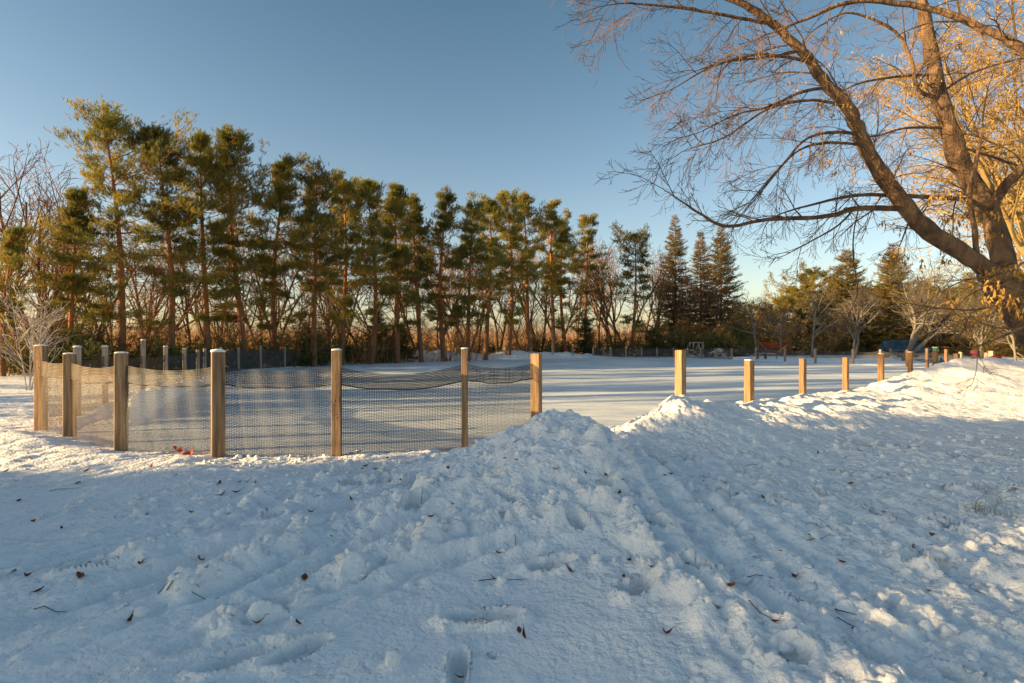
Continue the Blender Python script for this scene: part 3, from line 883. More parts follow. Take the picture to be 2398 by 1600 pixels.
ordn = ['first', 'second', 'third', 'fourth', 'fifth', 'sixth', 'seventh', 'eighth', 'ninth', 'tenth', 'eleventh', 'twelfth', 'thirteenth', 'fourteenth', 'fifteenth', 'sixteenth', 'seventeenth', 'eighteenth']
pine_protos = []
for i, (bx, tx, ty, cw, lab) in enumerate(PINES):
    t = (bx - CX) / FPX
    x, y, s = row_pt(t, off=rp.uniform(-0.3, 0.6))
    Hh = (CY - ty) / FPX * y + CAMZ - 0.1
    if i == 0: Hh *= 1.06
    lean = (tx - bx) / FPX * y
    if True:
        ms = make_pine(100 + i, Hh, cw * 1.08, lean + (0.0 if i < 3 else rp.gauss(0, 0.12)), low=rp.uniform(0.3, 0.42), flat_top=1.0 if i in (0, 3) else rp.random() * 0.6, dens=1.15 if i in (5, 7) else 1.0)
        pine_protos.append((ms, Hh))
    ms, h0 = pine_protos[-1]
    plant('pine_tree', ms, x, y, '%s pine from the left, %s' % (ordn[i], lab), 'pine tree', 'tall pines in the row behind the rink', 1.0)
# the row goes on beyond the left edge of the picture
for px, tyy, lab in ((176, 425, 'shorter full pine standing left of the broad leaning pine'), (18, 520, 'short dark pine at the left edge of the picture')):
    x, y, q_ = row_pt(t=(px - CX) / FPX, off=0.5)
    Hh = (CY - tyy) / FPX * y + CAMZ; ms, h0 = pine_protos[4]
    plant('pine_tree', ms, x, y, lab, 'pine tree', 'tall pines in the row behind the rink', Hh / h0, 2.0 + px)
for k, (cc, wx) in enumerate(((27.4, 0.5), (24.6, 0.7), (21.4, 0.6), (18.4, 0.7), (15.8, 0.5), (13.6, 0.4))):  # unseen pines, spaced and slimmed so sun streaks cross the ice
    q_ = (cc - 30.9) / 22.3
    x, y, q_ = row_pt(s=q_, off=rp.uniform(-1.0, 1.2))
    ms, h0 = pine_protos[1 + k % (len(pine_protos) - 1)]
    e = plant('pine_tree', ms, x, y, 'tall unseen pine continuing the row beyond the left edge, spaced to stripe the ice with shade', 'pine tree', 'tall pines in the row behind the rink', rp.uniform(12.0, 13.8) / h0, rp.uniform(0, 6.28), z=0)
    e.scale.x *= wx; e.scale.y *= wx
hi = make_pine(190, 13.5, 1.9, 0.0, flat_top=0.6, z0=0.64)  # unseen pine with its crown kept high, added to dapple the right bank
for cc in (13.0,):
    x, y, q_ = row_pt(s=(cc - 30.9) / 22.3, off=0.4)
    plant('pine_tree', hi, x, y, 'tallest high-crowned pine, unseen, added beyond the left edge to dapple the bank', 'pine tree', 'tall pines in the row behind the rink', cc / 11.0, cc, z=0)
umb = make_pine(191, 6.4, 1.30, 0.0, flat_top=1.0, z0=0.60, dens=1.2)  # unseen pines added, crowns shaped to shade the right bank's lower slope
for k, (yy_, ms) in enumerate(((2.1, umb), (2.8, umb))):
    plant('pine_tree', ms, -13.2 - 0.5 * (k % 2), yy_, 'short round-headed pine, unseen, added beyond the left edge to shade the right bank', 'pine tree', 'unseen round-headed pines added to shade the right bank', 1.14, k * 1.4, z=0)
# unseen young spruces added beyond the left edge to shade the foreground
yps = [make_spruce(530, 3.2, 1.1, 0.03, M_SPRUCE, 1.3), make_spruce(531, 2.6, 1.0, 0.03, M_SPRUCE, 1.3)]
for k, (x, y, sc) in enumerate(((-13.2, 3.0, 1.12), (-13.5, 1.9, 1.22), (-13.0, 0.9, 1.2), (-13.4, 0.0, 1.15), (-13.2, -0.9, 1.08), (-13.0, -1.7, 0.98), (-13.6, 2.4, 1.05), (-13.6, 0.4, 1.1), (-12.8, -2.4, 0.9))):
    plant('young_spruce', yps[k % 2], x, y, 'unseen young spruce added beyond the left edge to shade the foreground', 'spruce tree', 'unseen young spruces added to shade the foreground', sc * 1.15 * (1.0 if k % 2 == 0 else 1.2), k * 1.1, z=0)

# spruces at the row's right end
SPR = [(1481, 517, 57, 'pine'), (1581, 510, 63.5, 'spruce'), (1641, 545, 67, 'spruce'), (1688, 530, 70, 'spruce')]
SL = ['flat-topped golden pine standing alone left of the spruces', 'tallest slim spruce between the flat-topped pine and the spruce pair', 'left, golden spruce of the close pair', 'right, darker wide-based spruce of the close pair at the open sky']
for i, (px, ty, y, kd) in enumerate(SPR):
    x = (px - CX) / FPX * y; Hh = (CY - ty) / FPX * y + CAMZ
    if kd == 'pine': ms = make_pine(301, Hh, 2.7, 0.1, low=0.45, flat_top=1.0)
    else: ms = make_spruce(310 + i, Hh, (2.4, 3.4, 2.8, 4.4)[i], 0.05)
    plant('pine_tree' if kd == 'pine' else 'spruce_tree', ms, x, y, SL[i], 'pine tree' if kd == 'pine' else 'spruce tree', 'spruces at the right end of the pine row' if kd != 'pine' else None)

# ------------------------------------------------------------------ bare trees behind and between the pines
CFG_FIELD = [dict(n=9, wig=0.07, trop=0.02, kids=(9, 12), ang=(0.35, 0.8), ratio=(0.35, 0.55), up=0.15, **{'from': 0.25}),
             dict(n=6, wig=0.12, trop=0.10, kids=(5, 7), ang=(0.4, 0.9), ratio=(0.35, 0.55), up=0.1),
             dict(n=5, wig=0.15, trop=0.10, kids=(3, 5), ang=(0.4, 0.9), ratio=(0.4, 0.6)),
             dict(n=3, wig=0.2, trop=0.0, kids=(0, 0), ang=(0, 0), ratio=(0, 0))]
bare_protos = [make_bare(400 + k, 8.0, stems=(1, 2, 3, 2)[k], spread=(0.3, 0.5, 0.6, 0.4)[k], r0=0.13, cfg=CFG_FIELD, rmin=0.009) for k in range(4)]
BT = [(8, 350, 33), (34, 420, 28), (58, 370, 36), (82, 430, 29), (110, 470, 33), (135, 540, 27), (200, 470, 34), (262, 600, 36), (330, 560, 33), (355, 480, 40), (445, 520, 36), (505, 470, 44), (540, 620, 35), (612, 500, 46), (640, 560, 39), (690, 640, 37), (715, 520, 50), (770, 590, 41), (800, 540, 52), (850, 560, 43), (905, 620, 42), (930, 540, 55), (975, 560, 46), (1025, 590, 47), (1070, 560, 58), (1095, 540, 49), (1120, 600, 50), (1170, 560, 52), (1225, 600, 53), (1265, 560, 55), (1310, 590, 57), (1350, 560, 62), (1400, 555, 60), (1422, 575, 63), (1440, 545, 61), (1465, 590, 60), (1510, 580, 66), (1535, 600, 62), (1550, 620, 63), (1612, 620, 64), (1655, 640, 66)]
def ordinal(n):
    one = ['first', 'second', 'third', 'fourth', 'fifth', 'sixth', 'seventh', 'eighth', 'ninth', 'tenth', 'eleventh', 'twelfth', 'thirteenth', 'fourteenth', 'fifteenth', 'sixteenth', 'seventeenth', 'eighteenth', 'nineteenth']
    if n < 20: return one[n - 1]
    t = {2: 'twent', 3: 'thirt', 4: 'fort'}[n // 10]
    return t + 'ieth' if n % 10 == 0 else t + 'y-' + one[n % 10 - 1]
BTN = {0: 'leftmost bare tree, cut by the left edge of the picture', 3: 'tall bare tree left of the broad pine, fourth from the left edge', 5: 'low leaning bare tree under the broad pine', 6: 'forked bare tree behind the broad pine'}
tops = [mesh_top(ms[1]) for ms in bare_protos]
for k, (px, ty, y) in enumerate(BT):
    x = (px - CX) / FPX * y; Hh = (CY - ty) / FPX * y + CAMZ
    q = (k * 3 + k // 4) % 4
    lab = BTN.get(k) or 'leafless brown tree among the pines, %s bare tree from the left' % ordinal(k + 1)
    plant('bare_tree', bare_protos[q], x, y, lab, 'bare tree', 'leafless trees between and behind the pines', Hh / tops[q], rp.uniform(0, 6.28))

# dark evergreen bushes under the row
bush_protos = [make_bush(500 + k, (1.3, 1.7, 1.1)[k], (1.3, 1.2, 1.6)[k]) for k in range(3)]
BS = [(30, 27, 1.5), (105, 26, 1.8), (165, 25.5, 1.6), (235, 25.5, 1.4), (330, 27.5, 1.0), (400, 28, 1.3), (450, 29.5, 1.0), (510, 30.5, 1.5), (585, 32, 1.1), (640, 33.5, 1.3), (705, 35, 1.8), (760, 37, 1.2), (820, 39, 1.4), (870, 41.5, 1.7), (915, 44.5, 1.5), (985, 47, 1.0), (1020, 48, 0.9), (1095, 50.5, 1.5), (1150, 52, 1.2), (1215, 53.5, 1.4), (1270, 55, 1.7), (1325, 56.5, 1.4), (1385, 57.5, 1.5), (1440, 57, 1.6), (1500, 57, 1.4), (1555, 57.5, 1.7), (1605, 57, 1.9), (1655, 57, 1.7), (1700, 57, 2.0)]
for k, (px, y, sc) in enumerate(BS):
    x = (px - CX) / FPX * y
    w1 = ['small', 'low', 'dark'][k % 3]
    left, right = ('behind the left netting', 'under the pines') if px < 900 else ('behind the snow ridge', 'under the pines') if px < 1350 else ('behind the far right netting', 'under the spruces')
    nth = k if px < 900 else k - 14 if px < 1350 else k - 22
    plant('evergreen_bush', bush_protos[k % 3], x, y, '%s evergreen bush %s %s, %s from the left there' % (w1, left, right, ordn[nth]), 'bush', 'dark evergreen bushes under the tree row', sc * 0.84, rp.uniform(0, 6.28), names=('stem', 'foliage'))

# young spruces with low foliage in front of the trunks
yms = [make_spruce(520, 4.0, 1.5, 0.03, M_BUSH, 0.9), make_spruce(521, 3.2, 1.6, 0.03, M_BUSH, 0.9)]
for k, (px, y, sc) in enumerate(((130, 28, 1.1), (720, 36, 1.0), (885, 41, 1.15), (940, 43, 0.95), (1370, 57, 1.2), (1530, 58, 1.2), (1730, 57, 1.0))):
    plant('young_spruce', yms[k % 2], (px - CX) / FPX * y, y, ['bushy young spruce under the broad left pine', 'young spruce below the dense full pine', 'young spruce with wide low boughs in mid row', 'smaller young spruce just right of the wide low one', 'young spruce at the right end of the tall row', 'young spruce left of the tall slim spruce', 'green young spruce at the edge of the open yard'][k], 'spruce tree', 'young spruces under the row', sc * 0.8, k * 1.3)

# dry brush and far woods behind the row: nobody could count the stems
rgb = np.random.default_rng(77)
def stems(N, xf, yf, h0, h1, w, lean=0.25):
    y = yf(rgb.random(N)); x = xf(rgb.random(N), y)
    h = h0 + (h1 - h0) * rgb.random(N) ** 1.5
    a = rgb.random(N) * 6.283
    sx_, sy_ = np.cos(a) * w, np.sin(a) * w
    lx, ly = rgb.normal(0, lean, N) * h, rgb.normal(0, lean, N) * h
    V = np.stack([np.stack([x - sx_, y - sy_, np.zeros(N)], 1), np.stack([x + sx_, y + sy_, np.zeros(N)], 1), np.stack([x + lx, y + ly, h], 1)], 1).reshape(-1, 3)
    return V, np.arange(N * 3).reshape(-1, 3)
bm_ = MB()
for (n_, a_, b_, h_) in ((26000, 5, 30, 2.3), (15000, 30, 70, 3.6), (4000, 0.3, 5, 1.6)):
    s_ = rgb.random(n_) * 1.9 - 0.35; o_ = a_ + (b_ - a_) * rgb.random(n_)
    x_ = -18.5 + 25.9 * s_ - 0.757 * o_; y_ = 27 + 30 * s_ + 0.654 * o_
    cl = 0.4 + 0.9 * np.clip(0.5 + fbm(x_ * 0.25, y_ * 0.25, 2, 5), 0, 1.2)
    h = h_ * (0.25 + 0.75 * rgb.random(n_)) * cl
    a = rgb.random(n_) * 6.283; w = 0.022
    lx, ly = rgb.normal(0, 0.22, n_) * h, rgb.normal(0, 0.22, n_) * h
    V = np.stack([np.stack([x_ - np.cos(a) * w, y_ - np.sin(a) * w, 0 * h], 1), np.stack([x_ + np.cos(a) * w, y_ + np.sin(a) * w, 0 * h], 1), np.stack([x_ + lx, y_ + ly, h], 1)], 1).reshape(-1, 3)
    bm_.add(V, np.arange(n_ * 3).reshape(-1, 3))
tag(bm_.build('dry_brush', M_DRY), 'rust-orange dry brush glowing behind the pine trunks', 'brush', kind='stuff')
fw = MB()
V, F = stems(30000, lambda r, y: (r * 2.6 - 1.5) * y, lambda r: 150 + 160 * r, 3, 9, 0.10, 0.12); fw.add(V, F)
tag(fw.build('far_woods', M_TWIG), 'thin brown woods on the horizon far beyond the field', 'woods', kind='stuff')

# ------------------------------------------------------------------ trees round the yard on the right
YARD = [  # kind, px, top py, depth, radius, label
    ('round', 1868, 640, 81, 3.6, 'rounded yellow-green pine left of the double crown'),
    ('round', 1915, 607, 83, 4.2, 'tallest rounded yellow-green pine left of the pale spruce'),
    ('spruce', 1982, 584, 78, 3.6, 'pale golden spruce with a pointed spire above the yard'),
    ('spruce', 2092, 573, 68, 3.6, 'dark spruce with a rust-tinted spire behind the big grey tree'),
    ('round', 2035, 640, 74, 3.6, 'dark green pine between the two spired spruces'),
    ('spruce', 2160, 650, 66, 3.4, 'dusky spruce behind the blue car'),
    ('round', 2215, 645, 64, 3.6, 'dark rounded pine right of the blue car'),
    ('spruce', 2275, 640, 60, 3.4, 'dark spruce behind the maple trunk'),
    ('round', 2340, 630, 58, 3.8, 'dark pine farthest right behind the maple'),
    ('spruce', 1795, 712, 75, 3.0, 'small golden spruce behind the rust-red box'),
    ('spruce', 1745, 735, 72, 2.6, 'low green spruce left of the rust-red box'),
    ('spruce', 2030, 700, 64, 3.0, 'low dark spruce in the gap left of the car'),
    ('spruce', 2125, 700, 62, 3.4, 'low dark spruce directly behind the car'),
    ('spruce', 1930, 700, 64, 3.0, 'low shadowed spruce under the rounded pines'),
    ('spruce', 1872, 725, 64, 2.8, 'low golden spruce behind the pale tall trunk'),
    ('spruce', 2200, 712, 60, 3.2, 'low dark spruce right behind the car bonnet'),
    ('spruce', 2300, 705, 56, 3.0, 'low dark spruce between the posts and the maple'),
    ('spruce', 2385, 700, 54, 3.0, 'low dark spruce at the right edge'),
    ('round', 1832, 672, 80, 3.6, 'low golden pine behind the small grey tree'),
    ('round', 1768, 700, 82, 3.6, 'lowest golden pine left of the yard conifers'),
    ('spruce', 1722, 715, 78, 3.0, 'golden spruce just right of the dark spruce pair'),
    ('round', 2075, 655, 78, 3.6, 'dusky pine filling the gap behind the big grey tree'),
    ('round', 2135, 648, 76, 3.6, 'dusky pine behind the right side of the big grey tree'),
    ('round', 2255, 660, 70, 3.6, 'dusky pine between the car and the maple trunk'),
    ('spruce', 1950, 640, 82, 3.6, 'golden spruce between the rounded pine and the pale spire'),
]
rnd_p = [make_pine(601, 11, 4.4, 0.1, low=0.1, flat_top=1.0, dens=2.0), make_pine(602, 11, 4.0, 0.2, low=0.1, flat_top=0.8, dens=2.0)]
spr_p = [make_spruce(610, 11, 4.2, 0.02), make_spruce(611, 11, 3.9, 0.02), make_spruce(612, 6, 3.3, 0.02)]
for k, (kd, px, ty, y, rad, lab) in enumerate(YARD):
    Hh = (CY - ty) / FPX * y + CAMZ
    ms, h0 = (rnd_p[k % 2], 11) if kd == 'round' else ((spr_p[k % 2], 11) if Hh > 7.5 else (spr_p[2], 6))
    plant('pine_tree' if kd == 'round' else 'spruce_tree', ms, (px - CX) / FPX * y, y, lab, 'pine tree' if kd == 'round' else 'spruce tree', 'conifers round the yard', Hh / h0, k * 1.7)

CFG_GREY = [dict(n=7, wig=0.10, trop=0.03, kids=(9, 12), ang=(0.45, 0.95), ratio=(0.5, 0.75), up=0.12, **{'from': 0.35}),
            dict(n=6, wig=0.14, trop=0.03, kids=(7, 9), ang=(0.4, 1.0), ratio=(0.4, 0.6)),
            dict(n=5, wig=0.17, trop=0.02, kids=(5, 7), ang=(0.4, 1.0), ratio=(0.4, 0.6)),
            dict(n=4, wig=0.2, trop=0.0, kids=(0, 0), ang=(0, 0), ratio=(0, 0))]
grey = [make_bare(700, 4.6, 1, 0.1, 0.12, CFG_GREY, M_GREYBARK, M_GREYTWIG, rmin=0.007), make_bare(701, 5.0, 2, 0.45, 0.13, CFG_GREY, M_GREYBARK, M_GREYTWIG, rmin=0.007), make_bare(702, 5.0, 4, 0.65, 0.14, CFG_GREY, M_GREYBARK, M_GREYTWIG, rmin=0.007)]
GT = [(1770, 672, 56, 0, 0.95, 'thin dark-twigged tree left of the rust-red box'), (1829, 690, 56, 0, 0.8, 'small grey tree in front of the rust-red box'), (1901, 650, 52, 0, 1.15, 'grey tree with a tall pale straight trunk'), (1996, 640, 48, 1, 1.05, 'forked grey tree behind the netted rink end'), (2115, 600, 44, 2, 1.15, 'big wide grey tree standing in front of the blue car'), (2306, 660, 36, 1, 0.85, 'grey tree trunk behind the corner posts'), (2379, 690, 30, 0, 0.75, 'small dark tree at the right edge under the maple')]
for k, (px, ty, y, pi, sc, lab) in enumerate(GT):
    Hh = (CY - ty) / FPX * y + CAMZ
    plant('grey_tree', grey[pi], (px - CX) / FPX * y, y, lab, 'bare tree', 'leafless yard trees beyond the rink', Hh / mesh_top(grey[pi][1]), k * 2.1)
# golden shrubs below them
CFG_SHR = [dict(n=5, wig=0.12, trop=0.02, kids=(6, 8), ang=(0.3, 0.8), ratio=(0.4, 0.6), **{'from': 0.2}), dict(n=4, wig=0.15, trop=0.0, kids=(3, 5), ang=(0.4, 0.9), ratio=(0.4, 0.7)), dict(n=3, wig=0.2, trop=0, kids=(0, 0), ang=(0, 0), ratio=(0, 0))]
shr = make_bare(720, 2.6, 7, 0.8, 0.03, CFG_SHR, M_DRY, M_DRY, M_DRYLEAF, 900, 0.10, rmin=0.008)
for k, (px, y, sc, lab) in enumerate(((1712, 58, 1.3, 'golden shrub beside the dark spruce base'), (1800, 62, 1.9, 'golden leafy shrub behind the rust-red box'), (1860, 58, 1.7, 'tan leafy shrub right of the rust-red box'), (1945, 60, 1.4, 'brown shrub under the pale spruce'), (1475, 60, 1.3, 'rusty shrub under the flat-topped pine'), (1560, 60, 1.4, 'orange shrub under the tall slim spruce'), (1620, 60, 1.3, 'orange shrub under the spruce pair'))):
    plant('dry_shrub', shr, (px - CX) / FPX * y, y, lab, 'shrub', 'dry golden shrubs', sc, k * 0.9, names=('stem', 'crown', 'leaves'))

# tangled leafless undergrowth below the pines
und = [make_bare(730 + k, (2.6, 3.2)[k], 8, 0.75, 0.028, CFG_SHR, M_TWIG, M_TWIG, M_DRYLEAF, 420, 0.08, rmin=0.008) for k in range(2)]
UX = [52, 120, 215, 300, 365, 425, 520, 600, 675, 750, 790, 845, 900, 960, 1010, 1075, 1125, 1180, 1235, 1290, 1345, 1400, 1430]
for k, px in enumerate(UX):
    x, y, q_ = row_pt(t=(px - CX) / FPX, off=1.2 + 0.8 * (k % 3))
    plant('twiggy_shrub', und[k % 2], x, y, 'rust-brown twiggy shrub under the pines, %s twiggy shrub from the left' % ordinal(k + 1), 'shrub', 'twiggy shrubs below the pines', 0.8 + 0.15 * (k % 4), k * 1.1, names=('stem', 'crown', 'leaves'))

# frosted young tree at the left edge
CFG_FROST = [dict(n=8, wig=0.05, trop=0.03, kids=(15, 19), ang=(0.5, 0.95), ratio=(0.32, 0.5), up=0.18, **{'from': 0.2}), dict(n=5, wig=0.09, trop=0.10, kids=(4, 6), ang=(0.4, 0.9), ratio=(0.35, 0.55)), dict(n=4, wig=0.12, trop=0.08, kids=(0, 0), ang=(0, 0), ratio=(0, 0))]
fr = make_bare(740, 3.0, 4, 0.30, 0.024, CFG_FROST, M_FROST, M_FROST, rmin=0.0042)
plant('frosted_sapling', fr, -14.6, 17.2, 'pale frosted sapling with bare upright twigs at the left edge', 'sapling', names=('stem', 'crown'))
bpy.data.objects['frosted_sapling'].rotation_euler.z = 0.6


# ------------------------------------------------------------------ posts and netting
def post_mesh(h, w, wd, m, seed, below=0.35):
    rg = np.random.default_rng(seed)
    b = MB(); b.box((0, 0, (h - below) / 2), (w, wd, h + below), 0, 0.006, (0.985, 0.985))
    kn = 3
    for k in range(kn):      # knots
        z = rg.uniform(0.25, max(h - 0.1, 0.3)); xx = rg.uniform(-w * 0.3, w * 0.3)
        b.box((xx, -wd / 2, z), (0.014, 0.006, 0.02), 0, 0.002)
    return b.mesh('post', m)


def snow_cap(parent, w, wd, h, seed, hh=0.035):
    rg = np.random.default_rng(seed); b = MB(); n = 14
    vs = []; lv = [(0.50, -0.004), (0.56, 0.010), (0.45, hh * 0.75), (0.2, hh)]
    for r_, z_ in lv:
        for k in range(n):
            a = 6.283 * k / n; q = 1 + 0.08 * rg.standard_normal()
            cx_, sy_ = math.cos(a), math.sin(a)
            sq = 1 / max(abs(cx_), abs(sy_)) ** 0.75
            vs.append((w * r_ * cx_ * sq * q, wd * r_ * sy_ * sq * q, h + z_))
    fs = [(l * n + i, l * n + (i + 1) % n, (l + 1) * n + (i + 1) % n, (l + 1) * n + i) for l in range(3) for i in range(n)]
    b.add(vs + [(0, 0, h + hh)], fs); b.add([], np.zeros((0, 4)))
    tp = b.n - 1
    b.f[3].append(np.array([(3 * n + i, 3 * n + (i + 1) % n, tp) for i in range(n)]))
    return b.build('snow_cap', M_SNOW, parent, True)


def make_net(p0, p1, top0, top1, bot0, bot1, cell=0.02, strand=0.0035, sag=0.06, fold=0.22, m=None, seed=0, bulge=0.05, midsag=None):
    """square-mesh netting hung between two posts, doubled along the top"""
    rg = np.random.default_rng(seed)
    p0, p1 = np.array(p0, float), np.array(p1, float)
    L = np.linalg.norm(p1 - p0); hgt = ((top0 - bot0) + (top1 - bot1)) / 2
    nx, nz = max(2, int(L / cell)), max(2, int(hgt / cell))
    nrm = np.array([(p1 - p0)[1], -(p1 - p0)[0]]) / L
    ph = rg.uniform(0, 6.28, 4)
    def pos(u, v, off=0.0, vtop=1.0):
        tz = top0 + (top1 - top0) * u - sag * 4 * u * (1 - u)
        bz = bot0 + (bot1 - bot0) * u + 0.02 * np.sin(3 * u * 6.28 + ph[0])
        wav = 0.012 * np.sin(u * 9 + ph[1] + v * 2.0) * np.sin(u * np.pi) + 0.006 * np.sin(u * 23 + ph[2])
        z = bz + (tz - bz) * v + wav * np.sin(np.pi * np.clip(v, 0, 1))
        o = bulge * np.sin(u * np.pi) * np.sin(v * np.pi) * (0.6 + 0.4 * np.sin(ph[3] + 3 * v)) + 0.008 * np.sin(u * 31 + 4 * v + ph[2]) + off
        x = p0[0] + (p1[0] - p0[0]) * u + nrm[0] * o; y = p0[1] + (p1[1] - p0[1]) * u + nrm[1] * o
        return np.stack([x, y, z], -1)
    mb = MB()
    def lay(v0, v1, nzz, off, shift):
        U = np.clip((np.arange(nx + 1) + shift) / nx, 0, 1); Vv = v0 + (v1 - v0) * np.arange(nzz + 1) / nzz
        su_, sv_ = strand / L, strand / hgt
        UU, VV = np.meshgrid(U, Vv)
        A, B = pos(UU - su_ / 2, VV, off), pos(UU + su_ / 2, VV, off)         # vertical strands
        n1 = nx + 1
        pts = np.stack([A, B], 2).reshape(-1, 3)
        r_ = np.arange(nzz)[:, None]; c_ = np.arange(n1)[None, :]
        q = (r_ * n1 + c_) * 2
        mb.add(pts, np.stack([q, q + 1, q + 1 + n1 * 2, q + n1 * 2], -1).reshape(-1, 4))
        A, B = pos(UU, VV - sv_ / 2, off + 0.002), pos(UU, VV + sv_ / 2, off + 0.002)   # horizontal strands
        pts = np.stack([A, B], 2).reshape(-1, 3)
        r_ = np.arange(nzz + 1)[:, None]; c_ = np.arange(nx)[None, :]
        q = (r_ * n1 + c_) * 2
        mb.add(pts, np.stack([q, q + 2, q + 3, q + 1], -1).reshape(-1, 4))
    lay(0, 1, nz, 0, 0)
    if fold:
        f = 1 - fold / hgt
        lay(f, 1, max(2, int(fold / cell)), 0.012, 0.4)
    cord = MB()
    if fold:
        cord.tube(pos(np.linspace(0, 1, 14), np.full(14, 1 - fold / hgt), 0.008), 0.0065, 5)
    return mb.mesh('net', m or M_NET), (cord.mesh('seam_cord', M_CORD) if fold else None)


def add_net(root, *a, **k):
    me, cd = make_net(*a, **k)
    n = link('net', me, root)
    if cd: link('seam_cord', cd, n)
    return n

# near fence, seven posts
fence = empty('net_fence', (0, 0, 0))
tag(fence, 'near black netting fence with seven thick wooden posts curving round the rink corner', 'fence', 'netting fences round the rink')
NP = [  # width, depth, rotation, top px-y, cap
    (0.135, 0.135, 0.10, 810, 1), (0.135, 0.135, 0.35, 829, 1), (0.135, 0.135, 0.35, 827, 1), (0.155, 0.155, 0.55, 824, 2), (0.115, 0.09, 0.10, 820, 1), (0.088, 0.14, 0.06, 817, 1), (0.135, 0.135, -0.42, 828, 0)]
for i, ((x, y), (w_, d_, rz_, ty, cp)) in enumerate(zip(NEAR, NP)):
    top = CAMZ + (CY - ty) / FPX * y
    me = post_mesh(top, w_, d_, M_WOOD, 900 + i)
    o = link('post', me, fence, (x, y, 0)); o.rotation_euler.z = rz_
    if cp: snow_cap(o, w_, d_, top, 950 + i, 0.035 if cp == 2 else 0.018)
NT = [844, 848, 854, 858, 859, 852, 849]
for i in range(6):
    a, b = NEAR[i], NEAR[i + 1]
    t0 = CAMZ + (CY - NT[i]) / FPX * a[1]; t1 = CAMZ + (CY - NT[i + 1]) / FPX * b[1]
    add_net(fence, a, b, t0, t1, 0.02, 0.02, cell=0.021, strand=0.0054, sag=(0.04, 0.07, 0.07, 0.06, 0.12, 0.07)[i], m=M_NETLIT if i < 2 else M_NET, seed=i, bulge=0.08)

# left side and far left
lf = empty('net_fence', (0, 0, 0))
tag(lf, 'netting fence receding along the left side of the rink to the far left bank', 'fence', 'netting fences round the rink')
chain = [NEAR[0]] + LEFT[::-1]
LTOP = {(-9.3, 13.0): 812, (-10.5, 16.2): 797, (-11.2, 18.4): 812, (-11.8, 20.5): 817, (-12.7, 23.0): 819, (-13.5, 25.0): 816, (-13.7, 31.0): 810, (-13.8, 28.7): 814}
for i, (x, y) in enumerate(chain):
    if i:
        top = CAMZ + (CY - LTOP.get((x, y), 813)) / FPX * y
        o = link('post', post_mesh(top, 0.12 if y < 30 else 0.11, 0.12, M_GREYWOOD, 1000 + i), lf, (x, y, 0)); o.rotation_euler.z = 0.6
        if y < 22: snow_cap(o, 0.12, 0.12, top, 1050 + i, 0.03)
for i in range(len(chain) - 1):
    a, b = chain[i], chain[i + 1]
    def tz(p): return CAMZ - (0.33 if p[1] < 14 else 0.42)
    add_net(lf, b, a, tz(b), tz(a), 0.05, 0.05, cell=0.03 if a[1] < 20 else 0.05, strand=0.008 if a[1] < 20 else 0.026, sag=0.07, fold=0.2 if a[1] < 24 else 0, m=M_NETLIT if a[1] < 17 else M_NET, seed=40 + i)

# far right and right-end netting
rf = empty('net_fence', (0, 0, 0))
tag(rf, 'dark low netting fence along the far right side of the rink below the spruces', 'fence', 'netting fences round the rink')
for i, (x, y) in enumerate(FARR):
    o = link('post', post_mesh(0.95, 0.11, 0.11, M_GREYWOOD, 1100 + i), rf, (x, y, 0)); o.rotation_euler.z = 0.3
for i in range(len(FARR) - 1):
    add_net(rf, FARR[i], FARR[i + 1], 0.85, 0.85, 0.02, 0.02, cell=0.05, strand=0.022, sag=0.03, fold=0, seed=70 + i)
ef = empty('net_fence', (0, 0, 0))
tag(ef, 'sagging netting fence closing the right end of the rink before the yard trees', 'fence', 'netting fences round the rink')
ER = [BARE[9]] + REND
for i, (x, y) in enumerate(ER[1:-1]):
    hh = {0: 1.05, 2: 1.10, 3: 1.12}.get(i, 1.02)
    o = link('post', post_mesh(hh, 0.13, 0.13, M_CEDAR if i in (2, 3, 4) else M_GREYWOOD, 1200 + i), ef, (x, y, 0)); o.rotation_euler.z = 0.4
for i in range(len(ER) - 1):
    add_net(ef, ER[i], ER[i + 1], 0.92, 0.92, 0.40, 0.40, cell=0.05, strand=0.011, sag=0.10, fold=0, seed=90 + i)

# free-standing posts on the right, no netting yet
BT_ = [820, 844, 840, 837, 829, 825, 823, 828, 822, 822]
BW = [0.135, 0.135, 0.11, 0.11, 0.125, 0.105, 0.12, 0.15, 0.13, 0.16]
BLAB = ['tallest bare post, standing in the rounded snow mound by the gap', 'short reddish post with a knot, next right of the tallest bare post', 'thin reddish post rising from the dip in the snow bank', 'slim yellowish post, fourth bare post from the gap', 'dark-stained orange post, fifth bare post from the gap', 'orange post at the foot of the high bank', 'post with a green and white cup on its top', 'leaning-looking orange post just right of the cup post', 'post with a pink cloth draped over its top', 'wide grey-brown corner post behind the bank crest']
for i, (x, y) in enumerate(BARE):
    top = CAMZ + (CY - BT_[i]) / FPX * y
    e = link('fence_post', post_mesh(top, BW[i], BW[i], M_CEDAR if 0 < i < 9 else M_WOOD if i == 0 else M_GREYWOOD, 1300 + i), None, (x, y, 0))
    e.rotation_euler.z = 0.62 + rp.uniform(-0.12, 0.12)
    tag(e, BLAB[i], 'post', 'bare posts along the right snow bank')
    if i in (1, 4, 5): snow_cap(e, BW[i], BW[i], top, 1350 + i, 0.02)
# free-standing posts along the far bank
FL = ['eighth', 'seventh', 'sixth', 'fifth', 'fourth', 'third', 'second', 'first']
for i, (x, y) in enumerate(FARC):
    e = link('fence_post', post_mesh(1.15 + 0.12 * math.sin(i * 2.3), 0.12, 0.12, M_GREYWOOD, 1400 + i), None, (x, y, 0))
    e.rotation_euler.z = 0.5
    tag(e, 'thin grey post in the far snow ridge, %s from the left' % FL[i], 'post', 'bare posts along the far snow ridge')


